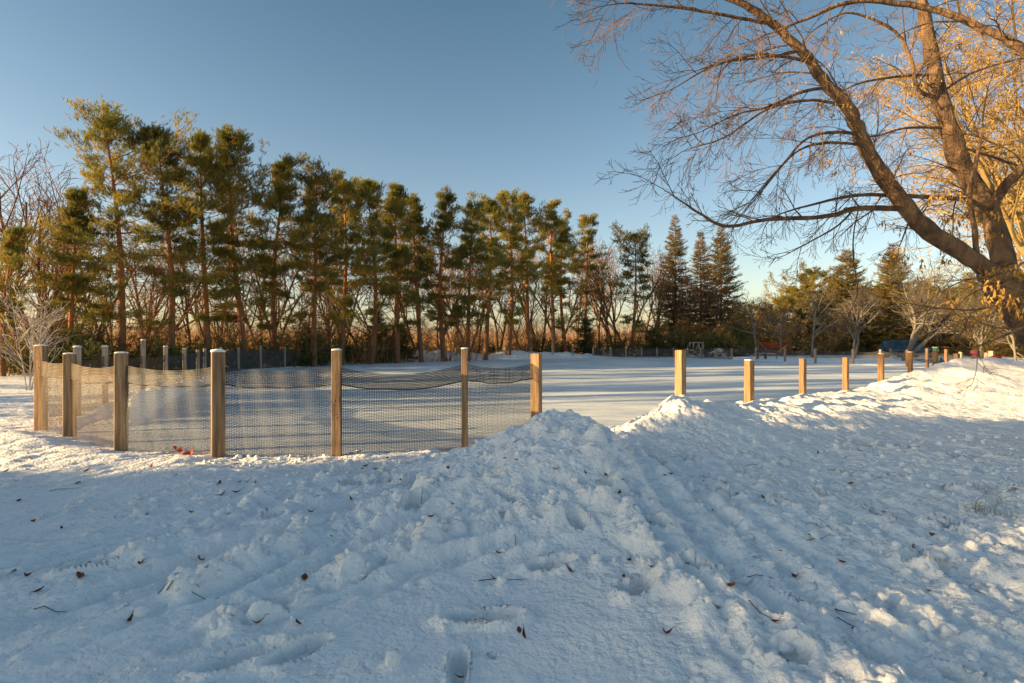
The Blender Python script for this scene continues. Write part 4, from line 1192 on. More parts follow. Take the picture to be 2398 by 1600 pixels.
# ------------------------------------------------------------------ things on and near the rink
def car():
    x0, y0 = (2127 - CX) / FPX * 52, 52.0
    root = empty('parked_car', (x0, y0, 0.05), R(4))
    tag(root, 'blue estate car parked behind the big grey tree, side on', 'car')
    blue = mat('car_paint', (0.022, 0.05, 0.085), (0.03, 0.065, 0.105), rough=0.3, scale=2, spec=0.5)
    dark = mat('car_glass', (0.015, 0.02, 0.025), rough=0.08, scale=2, spec=0.6)
    blk = mat('car_trim', (0.02, 0.02, 0.02), rough=0.6, scale=4)
    tyre = mat('tyre_rubber', (0.02, 0.02, 0.02), (0.03, 0.03, 0.03), rough=0.9, scale=9)
    rim = mat('rim_metal', (0.35, 0.30, 0.24), rough=0.4, metal=0.7, scale=4)
    red = mat('tail_light', (0.35, 0.02, 0.02), rough=0.3, scale=4); wht = mat('head_light', (0.75, 0.75, 0.72), rough=0.2, scale=4)
    # lofted body: stations along the length, each an 8-point section
    st = [(-2.36, 0.45, 0.80, 0.80), (-2.30, 0.32, 0.98, 0.86), (-1.6, 0.26, 1.00, 0.92), (0.0, 0.25, 0.98, 0.93), (0.95, 0.26, 0.97, 0.92), (1.75, 0.28, 0.90, 0.89), (2.2, 0.32, 0.80, 0.80), (2.36, 0.42, 0.66, 0.68)]
    b = MB(); vs = []
    for X, zl, zh, hw in st:
        zm = (zl + zh) / 2
        vs += [(X, -hw * 0.92, zl), (X, -hw, zm), (X, -hw * 0.97, zh - 0.05), (X, -hw * 0.85, zh), (X, hw * 0.85, zh), (X, hw * 0.97, zh - 0.05), (X, hw, zm), (X, hw * 0.92, zl)]
    fs = [(k * 8 + i, (k + 1) * 8 + i, (k + 1) * 8 + (i + 1) % 8, k * 8 + (i + 1) % 8) for k in range(len(st) - 1) for i in range(8)]
    for o_ in (0, (len(st) - 1) * 8): fs += [(o_, o_ + 1, o_ + 6, o_ + 7), (o_ + 1, o_ + 2, o_ + 5, o_ + 6), (o_ + 2, o_ + 3, o_ + 4, o_ + 5)]
    b.add(vs, fs)
    body = b.build('body', blue, root, True)
    # greenhouse: pillars and roof
    cb = MB(); cs = [(-2.22, 0.97, -2.0, 1.52), (0.95, 0.97, 0.15, 1.55)]
    V = []
    for (xb, zb, xt, zt), in zip(cs):
        V += [(xb, -0.84, zb), (xt, -0.66, zt - 0.05), (xt, -0.58, zt), (xt, 0.58, zt), (xt, 0.66, zt - 0.05), (xb, 0.84, zb)]
    mid = [(-0.9, -0.84, 0.97), (-0.9, -0.68, 1.56), (-0.9, -0.60, 1.61), (-0.9, 0.60, 1.61), (-0.9, 0.68, 1.56), (-0.9, 0.84, 0.97)]
    V = V[:6] + mid + V[6:]
    F = [(k * 6 + i, (k + 1) * 6 + i, (k + 1) * 6 + i + 1, k * 6 + i + 1) for k in range(2) for i in range(5)]
    for o_ in (0, 12): F += [(o_, o_ + 1, o_ + 4, o_ + 5), (o_ + 1, o_ + 2, o_ + 3, o_ + 4)]
    cb.add(V, F)
    cb.build('cabin', blue, root)
    for sgn in (-1, 1):
        for pts in ([(-1.95, 1.03), (-1.80, 1.46), (-1.05, 1.50), (-1.05, 1.03)], [(-0.95, 1.03), (-0.95, 1.51), (-0.20, 1.50), (-0.20, 1.03)], [(-0.10, 1.03), (-0.10, 1.49), (0.12, 1.46), (0.70, 1.03)]):
            g = MB()
            def yy(z): return sgn * (0.84 - (z - 0.97) / 0.56 * 0.17 + 0.012)
            g.add([(x, yy(z), z) for x, z in pts] + [(x, yy(z) - sgn * 0.03, z) for x, z in pts], [(0, 1, 2, 3), (4, 5, 6, 7), (0, 1, 5, 4), (1, 2, 6, 5), (2, 3, 7, 6), (3, 0, 4, 7)])
            g.build('window', dark, root)
        h = MB(); h.box((2.22, sgn * 0.66, 0.68), (0.18, 0.22, 0.14), 0, 0.02); h.build('headlight', wht, root)
        h = MB(); h.box((-2.32, sgn * 0.74, 0.86), (0.10, 0.16, 0.20), 0, 0.02); h.build('taillight', red, root)
        h = MB(); h.box((0.62, sgn * 0.98, 1.03), (0.16, 0.14, 0.12), 0, 0.02); h.build('mirror', blue, root)
        h = MB(); h.beam((-1.9, sgn * 0.56, 1.60), (0.0, sgn * 0.56, 1.62), 0.03, 0.04); h.build('roof_rail', blk, root)
        for X in (-1.42, 1.42):
            wv = empty('wheel', (X, sgn * 0.82, 0.33)); wv.parent = root
            t_ = MB(); n = 22
            prof = [(0.21, -0.10), (0.31, -0.11), (0.335, -0.07), (0.335, 0.07), (0.31, 0.11), (0.21, 0.10)]
            V = [(r_ * math.cos(6.283 * i / n), o_, r_ * math.sin(6.283 * i / n)) for i in range(n) for r_, o_ in prof]
            t_.add(V, [(i * 6 + j, i * 6 + (j + 1) % 6, ((i + 1) % n) * 6 + (j + 1) % 6, ((i + 1) % n) * 6 + j) for i in range(n) for j in range(6)])
            t_.build('tyre', tyre, wv, True)
            r2 = MB()
            for s in range(5):
                a = 6.283 * s / 5
                r2.beam((0.03 * math.cos(a), sgn * 0.07, 0.03 * math.sin(a)), (0.21 * math.cos(a), sgn * 0.08, 0.21 * math.sin(a)), 0.07, 0.03)
            V = [(q * math.cos(6.283 * i / n), sgn * 0.05, q * math.sin(6.283 * i / n)) for i in range(n) for q in (0.0, 0.215)]
            r2.add(V, [(i * 2, i * 2 + 1, ((i + 1) % n) * 2 + 1, ((i + 1) % n) * 2) for i in range(n)])
            r2.build('rim', rim, wv)
    g = MB(); g.add([(0.98, -0.76, 1.0), (0.98, 0.76, 1.0), (0.20, 0.58, 1.52), (0.20, -0.58, 1.52)], [(0, 1, 2, 3)])
    g.v[0] += np.array([0.02, 0, 0.02], np.float32)
    g.build('windscreen', dark, root)
    h = MB(); h.box((2.33, 0, 0.44), (0.14, 1.5, 0.18), 0, 0.03); h.build('front_bumper', blk, root)
    h = MB(); h.box((-2.35, 0, 0.46), (0.12, 1.6, 0.20), 0, 0.03); h.build('rear_bumper', blk, root)
car()

# rust-red planked box beyond the yard
bx = empty('wooden_box', ((1812 - CX) / FPX * 60, 60, 0.0), R(-8))
tag(bx, 'rust-red planked wooden box with slanted boards beyond the yard trees', 'wooden box')
m_r = mat('rust_red_planks', (0.20, 0.045, 0.018), (0.32, 0.085, 0.03), rough=0.8, scale=3, stretch=(0.4, 1, 3))
b = MB()
for k in range(5): b.beam((-1.5, 0, 0.30 + 0.26 * k), (1.5 - 0.02 * k, 0, 0.22 + 0.26 * k), 0.06, 0.25)
b.build('side_panel', m_r, bx)
b = MB(); b.beam((-1.5, 1.2, 0.9), (1.5, 1.2, 0.84), 0.06, 1.3); b.build('back_panel', m_r, bx)
for X in (-1.53, 1.53):
    b = MB(); b.beam((X, 0.02, 0.85), (X, 1.2, 0.85), 0.06, 1.25); b.build('end_panel', m_r, bx)
m_t = mat('pale_frame', (0.45, 0.26, 0.14), (0.55, 0.35, 0.2), rough=0.8, scale=5)
for a, c_ in (((-1.45, -0.06, 1.4), (-0.4, -0.06, 0.25)), ((-1.1, -0.06, 0.3), (0.9, -0.06, 0.5)), ((0.3, -0.06, 0.3), (1.4, -0.06, 1.2)), ((-1.56, -0.06, 0.0), (-1.56, -0.06, 1.65))):
    b = MB(); b.beam(a, c_, 0.05, 0.07); b.build('brace', m_t, bx)

# pale wooden frame beyond the far fence
fx = (1635 - CX) / FPX * 55
fr_ = empty('wooden_frame', (fx, 55, 0.02), R(12))
fr_.name = 'timber_frame'
tag(fr_, 'pale weathered open wooden frame beside snowy rubble beyond the far netting', 'frame')
m_f = mat('pale_weathered_wood', (0.26, 0.22, 0.18), (0.38, 0.33, 0.27), rough=0.85, scale=5, stretch=(2, 2, 0.4))
for X in (-0.5, 0.5):
    for Y in (0, 0.7):
        b = MB(); b.beam((X, Y, 0), (X, Y, 1.35), 0.09, 0.09); b.build('leg', m_f, fr_)
for Y in (0, 0.7):
    b = MB(); b.beam((-0.56, Y, 1.39), (0.56, Y, 1.39), 0.09, 0.09); b.build('top_rail', m_f, fr_)
b = MB(); b.beam((-0.45, 0, 0.15), (0.0, 0, 1.3), 0.06, 0.06); b.build('brace', m_f, fr_)

# snowy rubble heaps
rock = mat('dark_rubble', (0.05, 0.05, 0.055), (0.16, 0.14, 0.13), rough=0.9, scale=4)
def heap(name, px, y, sc, label, seed, with_planks=True):
    rg = np.random.default_rng(seed); x = (px - CX) / FPX * y
    root = empty(name, (x, y, 0.0)); tag(root, label, 'rubble heap', 'snow-dusted rubble beyond the far fence')
    m = MB(); n = 20
    V = []; F = []
    for r_ in range(7):
        for k in range(n):
            a = 6.283 * k / n; q = r_ / 6
            V.append((sc * 1.4 * q * math.cos(a) * (1 + .1 * rg.standard_normal()), sc * q * math.sin(a), sc * 0.75 * (1 - q ** 1.3) + 0.04 * rg.standard_normal() * (r_ < 6) - 0.1 * (r_ == 6)))
    F = [(r_ * n + k, (r_ + 1) * n + k, (r_ + 1) * n + (k + 1) % n, r_ * n + (k + 1) % n) for r_ in range(6) for k in range(n)]
    m.add(V, F); m.build('snow_cover', M_SNOW, root, True)
    s = MB()
    for k in range(16):
        a = rg.uniform(3.3, 6.1); q = rg.uniform(0.45, 1.0)
        s.box((sc * 1.4 * q * math.cos(a), sc * q * math.sin(a), sc * 0.75 * (1 - q ** 1.3) + 0.02), rg.uniform(0.12, 0.34, 3), rg.uniform(0, 3), 0.03)
    s.build('stones', rock, root)
heap('rubble_heap', 1618, 55.5, 1.0, 'snowy rubble heap left of the pale wooden frame', 1)
heap('rubble_heap', 1683, 54.5, 1.1, 'snowy rubble heap right of the pale wooden frame', 2)
heap('rubble_heap', 1662, 54, 0.6, 'lowest dark rubble patch between the two bigger heaps', 3)

# fire-pit seats: brown crate and dark bench
cr_ = empty('wooden_crate', ((1794 - CX) / FPX * 52, 52, 0.25))
tag(cr_, 'small reddish-brown crate beyond the right end netting', 'crate')
m_c = mat('crate_wood', (0.22, 0.09, 0.04), (0.33, 0.15, 0.07), rough=0.8, scale=4)
for k in range(3):
    b = MB(); b.box((0, -0.2, 0.09 + 0.13 * k), (0.62, 0.03, 0.115), 0, 0.004); b.build('slat', m_c, cr_)
for X in (-0.30, 0.30):
    b = MB(); b.box((X, 0.02, 0.2), (0.03, 0.40, 0.40), 0, 0.004); b.build('side', m_c, cr_)
b = MB(); b.box((0, 0.21, 0.2), (0.60, 0.03, 0.38), 0, 0.004); b.build('back', m_c, cr_)
m_d = mat('dark_bench_wood', (0.05, 0.055, 0.06), (0.10, 0.10, 0.10), rough=0.8, scale=4)
for (px, y, rz, lab) in ((1783, 49, 0.3, 'dark low bench left of the reddish crate'), (1806, 48, -0.4, 'dark tilted bench right of the reddish crate')):
    bn = empty('bench', ((px - CX) / FPX * y, y, 0.03), rz); tag(bn, lab, 'bench', 'benches near the crate')
    b = MB(); b.box((0, 0, 0.42), (1.0, 0.32, 0.05), 0, 0.01); b.build('seat', m_d, bn)
    b = MB(); b.box((0, 0.20, 0.66), (1.0, 0.04, 0.22), 0, 0.01); b.build('backrest', m_d, bn)
    for X in (-0.42, 0.42):
        b = MB(); b.box((X, 0, 0.2), (0.06, 0.3, 0.40), 0, 0.01); b.build('leg', m_d, bn)
    b = MB(); b.box((0, 0, 0.47), (0.8, 0.28, 0.05), 0, 0.02, (0.8, 0.7)); b.build('snow_cap', M_SNOW, bn)

# cup, cloth, bag, sticks and shovel by the corner posts
def lathe(prof, n=18):
    V = [(r_ * math.cos(6.283 * i / n), r_ * math.sin(6.283 * i / n), z) for i in range(n) for r_, z in prof]; k = len(prof)
    return V, [(i * k + j, ((i + 1) % n) * k + j, ((i + 1) % n) * k + j + 1, i * k + j + 1) for i in range(n) for j in range(k - 1)]
x, y = BARE[6]; top = CAMZ + (CY - BT_[6]) / FPX * y
cu = empty('cup', (x, y, top + 0.003)); tag(cu, 'small green cup with a white rim standing on a post top', 'cup')
b = MB(); b.add(*lathe([(0.0, 0.0), (0.05, 0.0), (0.068, 0.10), (0.062, 0.10), (0.047, 0.01), (0, 0.01)])); b.build('cup_body', mat('green_plastic', (0.12, 0.30, 0.08), (0.2, 0.4, 0.12), rough=0.5, scale=8), cu, True)
b = MB(); b.add(*lathe([(0.066, 0.10), (0.073, 0.10), (0.075, 0.135), (0.066, 0.135), (0.066, 0.10)])); b.build('rim', mat('white_rim', (0.75, 0.78, 0.72), rough=0.5, scale=8), cu, True)
x, y = BARE[8]; top = CAMZ + (CY - BT_[8]) / FPX * y
b = MB(); n = 18; V = []
rgc = np.random.default_rng(12)
for (r_, z_) in ((0.0, 0.045), (0.06, 0.04), (0.115, 0.0), (0.125, -0.06), (0.13, -0.13)):
    for k in range(n):
        a = 6.283 * k / n; sq = 1 / max(abs(math.cos(a)), abs(math.sin(a))) ** 0.6
        V.append((r_ * sq * math.cos(a) * (1 + 0.06 * math.sin(5 * a)), r_ * sq * math.sin(a), z_ + (0.03 * math.sin(3 * a + 1) if z_ < -0.1 else 0)))
b.add(V, [(l * n + i, l * n + (i + 1) % n, (l + 1) * n + (i + 1) % n, (l + 1) * n + i) for l in range(4) for i in range(n)])
o = b.build('cloth', mat('pink_cloth', (0.26, 0.03, 0.07), (0.36, 0.06, 0.11), rough=0.8, scale=8), None, True, (x, y, top + 0.01)); o.rotation_euler.z = 0.6
tag(o, 'pink cloth draped over a post top', 'cloth')

bgx, bgy = 17.0, 19.9
bg = empty('sports_bag', (bgx, bgy, hz(bgx, bgy)), R(35)); tag(bg, 'black sports bag with red end slumped against the corner posts', 'bag')
def blob(sx, sy, sz, seed, n=16, m=10):
    rg = np.random.default_rng(seed); V = []
    for i in range(m + 1):
        t = math.pi * i / m
        for k in range(n):
            a = 6.283 * k / n
            q = 1 + 0.05 * math.sin(3 * a + seed) + 0.04 * rg.standard_normal()
            ee = 0.7
            sgn = lambda v_: math.copysign(abs(v_) ** ee, v_)
            V.append((sx * sgn(math.sin(t)) * sgn(math.cos(a)) * q, sy * sgn(math.sin(t)) * sgn(math.sin(a)) * q, sz * sgn(math.cos(t))))
    return V, [(i * n + k, (i + 1) * n + k, (i + 1) * n + (k + 1) % n, i * n + (k + 1) % n) for i in range(m) for k in range(n)]
mblk = mat('black_nylon', (0.015, 0.015, 0.018), (0.03, 0.03, 0.03), rough=0.7, scale=9)
mred = mat('red_nylon', (0.22, 0.012, 0.016), (0.28, 0.02, 0.025), rough=0.7, scale=9)
b = MB(); b.add(*blob(0.5, 0.22, 0.30, 3)); o = b.build('bag_body', mblk, bg, True, (0, 0, 0.36)); o.rotation_euler.y = 0.5
b = MB(); b.add(*blob(0.13, 0.19, 0.17, 4)); b.build('end_pocket', mred, bg, True, (-0.40, -0.03, 0.74))
b = MB(); b.tube([(-0.3, -0.22, 0.6), (-0.15, -0.27, 0.8), (0.15, -0.27, 0.6), (0.3, -0.22, 0.35)], 0.018, 6); b.build('strap', mblk, bg, True)
m_st = mat('stick_wood', (0.28, 0.20, 0.12), (0.38, 0.28, 0.18), rough=0.6, scale=6)
for k, (a, c_, lab) in enumerate((((17.35, 19.55, 1.12), (17.95, 19.2, 0.55), 'upper pale hockey stick leaning on the bag'), ((17.25, 19.5, 1.02), (17.85, 19.1, 0.50), 'lower pale hockey stick leaning on the bag'))):
    s = empty('hockey_stick', a); tag(s, lab, 'stick', 'hockey sticks by the bag')
    dv = np.array(c_) - np.array(a)
    b = MB(); b.beam((0, 0, 0), tuple(dv), 0.03, 0.045); b.build('shaft', m_st, s)
    b = MB(); b.beam(tuple(dv), tuple(dv + np.array([0.22, 0.10, -0.02])), 0.02, 0.075); b.build('blade', mblk, s)
sh = empty('snow_shovel', (15.0, 18.2, hz(15.0, 18.2)), 0.4); tag(sh, 'black-handled snow shovel stuck in the bank between the orange posts', 'shovel')
b = MB(); b.tube([(0, 0, 0.1), (-0.05, 0, 0.5), (-0.14, 0.02, 0.95)], 0.018, 7); b.build('shaft', mblk, sh, True)
b = MB(); b.beam((-0.24, 0.02, 0.97), (-0.04, 0.02, 0.97), 0.035, 0.035); b.build('grip', mblk, sh)
b = MB(); V = [(0.22 * u_, 0.05 * (u_ * u_) - 0.02, 0.28 - 0.4 * v_) for v_ in (0, .5, 1) for u_ in (-1, -.5, 0, .5, 1)]
V += [(a, b_ + 0.012, c_) for a, b_, c_ in V]
F = [(r_ * 5 + k, r_ * 5 + k + 1, (r_ + 1) * 5 + k + 1, (r_ + 1) * 5 + k) for r_ in range(2) for k in range(4)]; F += [tuple(15 + q for q in f[::-1]) for f in F]
b.add(V, F); b.build('blade', mblk, sh)
sc_ = ((2216 - CX) / FPX * 17.0, 17.0)
ss = empty('snow_scoop', (sc_[0], sc_[1], hz(*sc_) + 0.02), 0.5); tag(ss, 'grey-green plastic snow scoop lying on the bank top', 'snow scoop')
mgr = mat('grey_green_plastic', (0.10, 0.14, 0.12), (0.16, 0.20, 0.16), rough=0.5, scale=5)
b = MB(); V = []
for u_ in np.linspace(-1, 1, 7):
    for v_ in np.linspace(0, 1, 5):
        V.append((0.34 * u_, 0.5 * v_ - 0.2, 0.02 + 0.16 * abs(u_) ** 4 + 0.30 * v_ ** 3))
V2 = [(a, b_ - 0.01, c_ + 0.012) for a, b_, c_ in V]
F = [(i * 5 + j, (i + 1) * 5 + j, (i + 1) * 5 + j + 1, i * 5 + j + 1) for i in range(6) for j in range(4)]
b.add(V + V2, F + [tuple(35 + q for q in f[::-1]) for f in F]); b.build('pan', mgr, ss, True)
b = MB(); b.tube([(-0.22, 0.3, 0.32), (-0.22, 0.75, 0.40), (0.22, 0.75, 0.40), (0.22, 0.3, 0.32)], 0.014, 6); b.build('handle', mblk, ss)


# ------------------------------------------------------------------ the maple on the right
def smooth_path(pts, n):
    P = np.array(pts, float); k = len(P)
    t = np.linspace(0, k - 1, n); out = []
    for s in t:
        i = min(int(s), k - 2); f = s - i
        p0, p1, p2, p3 = P[max(i - 1, 0)], P[i], P[i + 1], P[min(i + 2, k - 1)]
        out.append(0.5 * ((2 * p1) + (-p0 + p2) * f + (2 * p0 - 5 * p1 + 4 * p2 - p3) * f * f + (-p0 + 3 * p1 - 3 * p2 + p3) * f ** 3))
    return np.array(out)

rdm = random.Random(21); rgm = np.random.default_rng(21)
LIMBS = [  # pixel x, y, depth ... ; radii start/end (m); number of side branches
    ('trunk', [(2590, 1090, 7.6), (2500, 900, 7.5), (2425, 765, 7.4), (2365, 680, 7.3), (2325, 630, 7.25)], 0.36, 0.26, 3),
    ('limb', [(2340, 650, 7.25), (2265, 600, 7.2), (2185, 548, 7.1), (2130, 495, 7.05), (2060, 400, 7.0), (2012, 315, 6.95), (1985, 250, 6.9), (1930, 190, 6.85), (1880, 122, 6.8), (1790, 40, 6.7), (1690, -10, 6.6), (1560, -60, 6.5)], 0.165, 0.03, 20),
    ('limb', [(2370, 690, 7.3), (2345, 590, 7.6), (2318, 500, 7.8), (2262, 410, 8.0), (2232, 335, 8.1), (2195, 205, 8.3), (2170, 70, 8.5), (2150, -60, 8.7)], 0.20, 0.09, 22),
    ('limb', [(2322, 490, 7.8), (2350, 440, 7.6), (2400, 390, 7.4), (2480, 300, 7.2), (2560, 150, 7.0)], 0.10, 0.05, 9),
    ('limb', [(2322, 500, 7.8), (2270, 470, 7.6), (2190, 463, 7.4), (2100, 458, 7.2), (2000, 458, 7.0), (1900, 480, 6.8), (1830, 500, 6.6)], 0.05, 0.012, 10),
    ('limb', [(2130, 490, 7.05), (2070, 488, 6.9), (2000, 490, 6.7), (1930, 508, 6.5), (1800, 514, 6.2), (1700, 530, 6.0), (1640, 500, 5.9), (1570, 455, 5.8)], 0.055, 0.008, 13),
    ('limb', [(2560, 260, 5.2), (2460, 160, 5.3), (2380, 105, 5.4), (2290, 62, 5.5), (2180, 22, 5.6), (2010, 2, 5.6), (1900, 40, 5.6), (1800, 80, 5.6)], 0.066, 0.012, 13),
    ('limb', [(2010, 315, 6.95), (1960, 310, 6.8), (1890, 325, 6.7), (1820, 400, 6.6), (1760, 470, 6.5)], 0.03, 0.008, 8),
    ('limb', [(1905, 150, 6.85), (1850, 135, 6.7), (1760, 130, 6.6), (1660, 160, 6.5), (1590, 200, 6.4)], 0.03, 0.008, 9),
    ('limb', [(1875, 120, 6.8), (1790, 135, 6.7), (1700, 145, 6.6), (1620, 170, 6.5)], 0.022, 0.006, 7),
    ('limb', [(1820, 60, 6.75), (1720, 40, 6.6), (1600, 20, 6.5), (1480, 8, 6.4), (1425, 12, 6.3)], 0.03, 0.006, 12),
    ('limb', [(1950, 205, 6.85), (1880, 215, 6.7), (1800, 250, 6.6), (1720, 270, 6.5), (1640, 310, 6.4)], 0.03, 0.006, 11),
    ('limb', [(1985, 250, 6.9), (1900, 235, 6.8), (1800, 255, 6.7), (1700, 320, 6.6), (1610, 350, 6.5)], 0.028, 0.006, 10),
    ('limb', [(2025, 340, 6.95), (1930, 335, 6.8), (1860, 360, 6.7), (1790, 440, 6.6), (1740, 500, 6.5)], 0.025, 0.006, 8),
    ('limb', [(2200, 230, 8.3), (2150, 210, 8.1), (2130, 130, 8.0), (2090, 70, 7.9), (1990, 30, 7.8), (1920, 60, 7.7)], 0.045, 0.01, 9),
    ('limb', [(2180, 175, 8.35), (2100, 180, 8.2), (2000, 200, 8.0), (1900, 260, 7.8)], 0.03, 0.007, 9),
    ('limb', [(2200, 220, 8.3), (2280, 170, 8.5), (2380, 140, 8.7), (2500, 120, 9.0)], 0.03, 0.007, 9),
    ('limb', [(2235, 340, 8.1), (2330, 370, 8.3), (2400, 390, 8.5), (2500, 380, 8.6)], 0.03, 0.007, 9),
    ('limb', [(2218, 300, 8.2), (2120, 300, 8.0), (2040, 320, 7.9), (1960, 300, 7.8)], 0.03, 0.007, 9),
    ('limb', [(2000, 490, 6.7), (1960, 530, 6.6), (1890, 570, 6.5), (1840, 597, 6.4)], 0.018, 0.006, 4),
    ('limb', [(2010, 492, 6.7), (2000, 540, 6.65), (1998, 600, 6.6), (2008, 680, 6.55), (1998, 715, 6.5)], 0.012, 0.004, 1),
    ('limb', [(2135, 500, 7.05), (2115, 555, 7.0), (2105, 580, 6.95)], 0.016, 0.005, 3),
    ('limb', [(2290, 620, 7.2), (2282, 540, 7.1), (2270, 450, 7.0), (2290, 360, 7.0), (2300, 300, 7.0)], 0.05, 0.02, 6),
    ('limb', [(2420, 690, 6.2), (2340, 670, 6.1), (2270, 690, 6.0), (2215, 745, 5.9), (2195, 770, 5.85)], 0.016, 0.006, 5),
    ('limb', [(2480, 690, 6.0), (2380, 700, 5.9), (2290, 725, 5.8), (2200, 722, 5.7), (2150, 715, 5.6)], 0.018, 0.005, 5),
    ('limb', [(2480, 730, 5.6), (2400, 765, 5.5), (2330, 795, 5.4), (2270, 815, 5.35), (2240, 790, 5.3)], 0.018, 0.005, 4),
    ('limb', [(2500, 760, 6.4), (2420, 770, 6.3), (2360, 770, 6.2), (2300, 760, 6.1)], 0.018, 0.005, 4),
    ('limb', [(2500, 560, 6.6), (2420, 600, 6.5), (2350, 640, 6.4), (2250, 660, 6.3), (2180, 700, 6.2)], 0.02, 0.005, 5),
]
CFG_M = [dict(n=9, wig=0.07, trop=-0.5, tip=-0.7, kids=(7, 9), ang=(0.35, 0.9), ratio=(0.36, 0.55), **{'from': 0.15}),
         dict(n=7, wig=0.09, trop=-1.8, tip=2.6, kids=(3, 4), ang=(0.35, 0.95), ratio=(0.45, 0.65), **{'from': 0.15}),
         dict(n=6, wig=0.08, trop=-3.0, tip=7.0, kids=(0, 0), ang=(0, 0), ratio=(0, 0))]
CFG_L = [dict(n=8, wig=0.10, trop=-0.1, tip=0.2, kids=(4, 6), ang=(0.35, 0.8), ratio=(0.38, 0.55), **{'from': 0.2}),
         dict(n=6, wig=0.10, trop=-0.4, tip=1.2, kids=(2, 3), ang=(0.35, 0.8), ratio=(0.45, 0.65), **{'from': 0.2}),
         dict(n=5, wig=0.08, trop=-0.6, tip=3.0, kids=(0, 0), ang=(0, 0), ratio=(0, 0))]
mp_root = empty('maple_tree', (W(2590, 1090, 7.6)[0], 7.6, 0.0))
tag(mp_root, 'big bare maple leaning in from the right edge with arching limbs', 'tree')
inv = np.array(mp_root.location)
tmb = MB(); S = []; TH = []; tips = []
limb_meshes = []
for nm, pp, ra, rb, kids in LIMBS:
    ra, rb = ra * 0.64, rb * 0.66
    pts = smooth_path([W(*q) for q in pp], max(16, 5 * len(pp)))
    pts = pts + rgm.standard_normal(pts.shape) * ra * 0.06
    rads = ra * (1 - np.linspace(0, 1, len(pts))) ** 0.85 + rb
    rads = np.minimum(rads, ra)
    sd_ = 14 if ra > 0.12 else 9 if ra > 0.04 else 6
    if ra > 0.12 or nm == 'trunk':
        tmb.tube(pts - inv, rads * (1 + 0.06 * rgm.standard_normal(len(pts))), sd_ + 4, 0.045, rgm)
    else:
        lm2 = MB(); lm2.tube(pts - inv, rads, sd_, 0.04, rgm); limb_meshes.append(lm2)
    if nm == 'trunk': continue
    for k in range(kids):
        t = 0.18 + 0.82 * (k + rdm.random()) / kids
        i = min(int(t * (len(pts) - 1)), len(pts) - 2)
        d = pts[i + 1] - pts[i]; d /= np.linalg.norm(d)
        nd = side_dir(d, rdm.uniform(0.5, 1.15), rdm, 0.0)
        nd = vnorm((nd[0] - 0.15, nd[1], nd[2] + (0.05 if ra > 0.1 else -0.15)))
        L = rdm.uniform(0.55, 1.25) if ra > 0.04 else rdm.uniform(0.4, 0.9)
        if pts[i][2] < 2.9: L *= 0.6
        branches(S, TH, tips, tuple(pts[i]), nd, L, max(0.0055, min(rads[i] * 0.4, 0.012)), 0, CFG_L if pts[i][2] < 2.9 else CFG_M, rdm, 0.0022)
    e_, ed = tuple(pts[-1]), pts[-1] - pts[-2]
    branches(S, TH, tips, e_, vnorm(tuple(ed)), 0.7 if e_[2] > 2.9 else 0.22, max(rb, 0.005), 0, CFG_M, rdm, 0.0022)
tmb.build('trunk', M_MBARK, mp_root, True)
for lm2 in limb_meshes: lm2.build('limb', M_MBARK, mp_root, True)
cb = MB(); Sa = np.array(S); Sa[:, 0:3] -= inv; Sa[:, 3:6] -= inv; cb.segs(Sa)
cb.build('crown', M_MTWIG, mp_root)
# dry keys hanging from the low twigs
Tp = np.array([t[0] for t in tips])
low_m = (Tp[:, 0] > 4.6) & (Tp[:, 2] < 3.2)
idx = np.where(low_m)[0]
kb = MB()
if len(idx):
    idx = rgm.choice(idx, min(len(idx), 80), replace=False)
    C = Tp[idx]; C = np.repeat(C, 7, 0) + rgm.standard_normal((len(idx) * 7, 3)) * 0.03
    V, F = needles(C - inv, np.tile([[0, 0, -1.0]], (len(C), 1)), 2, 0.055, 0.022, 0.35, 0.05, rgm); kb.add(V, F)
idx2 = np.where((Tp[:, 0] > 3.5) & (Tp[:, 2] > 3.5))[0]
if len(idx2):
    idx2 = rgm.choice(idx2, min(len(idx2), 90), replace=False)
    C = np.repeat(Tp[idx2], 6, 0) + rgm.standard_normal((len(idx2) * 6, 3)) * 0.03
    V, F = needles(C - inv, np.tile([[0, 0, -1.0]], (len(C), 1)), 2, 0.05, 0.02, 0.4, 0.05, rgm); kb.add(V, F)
kb.build('seed_clusters', M_KEYS, mp_root)

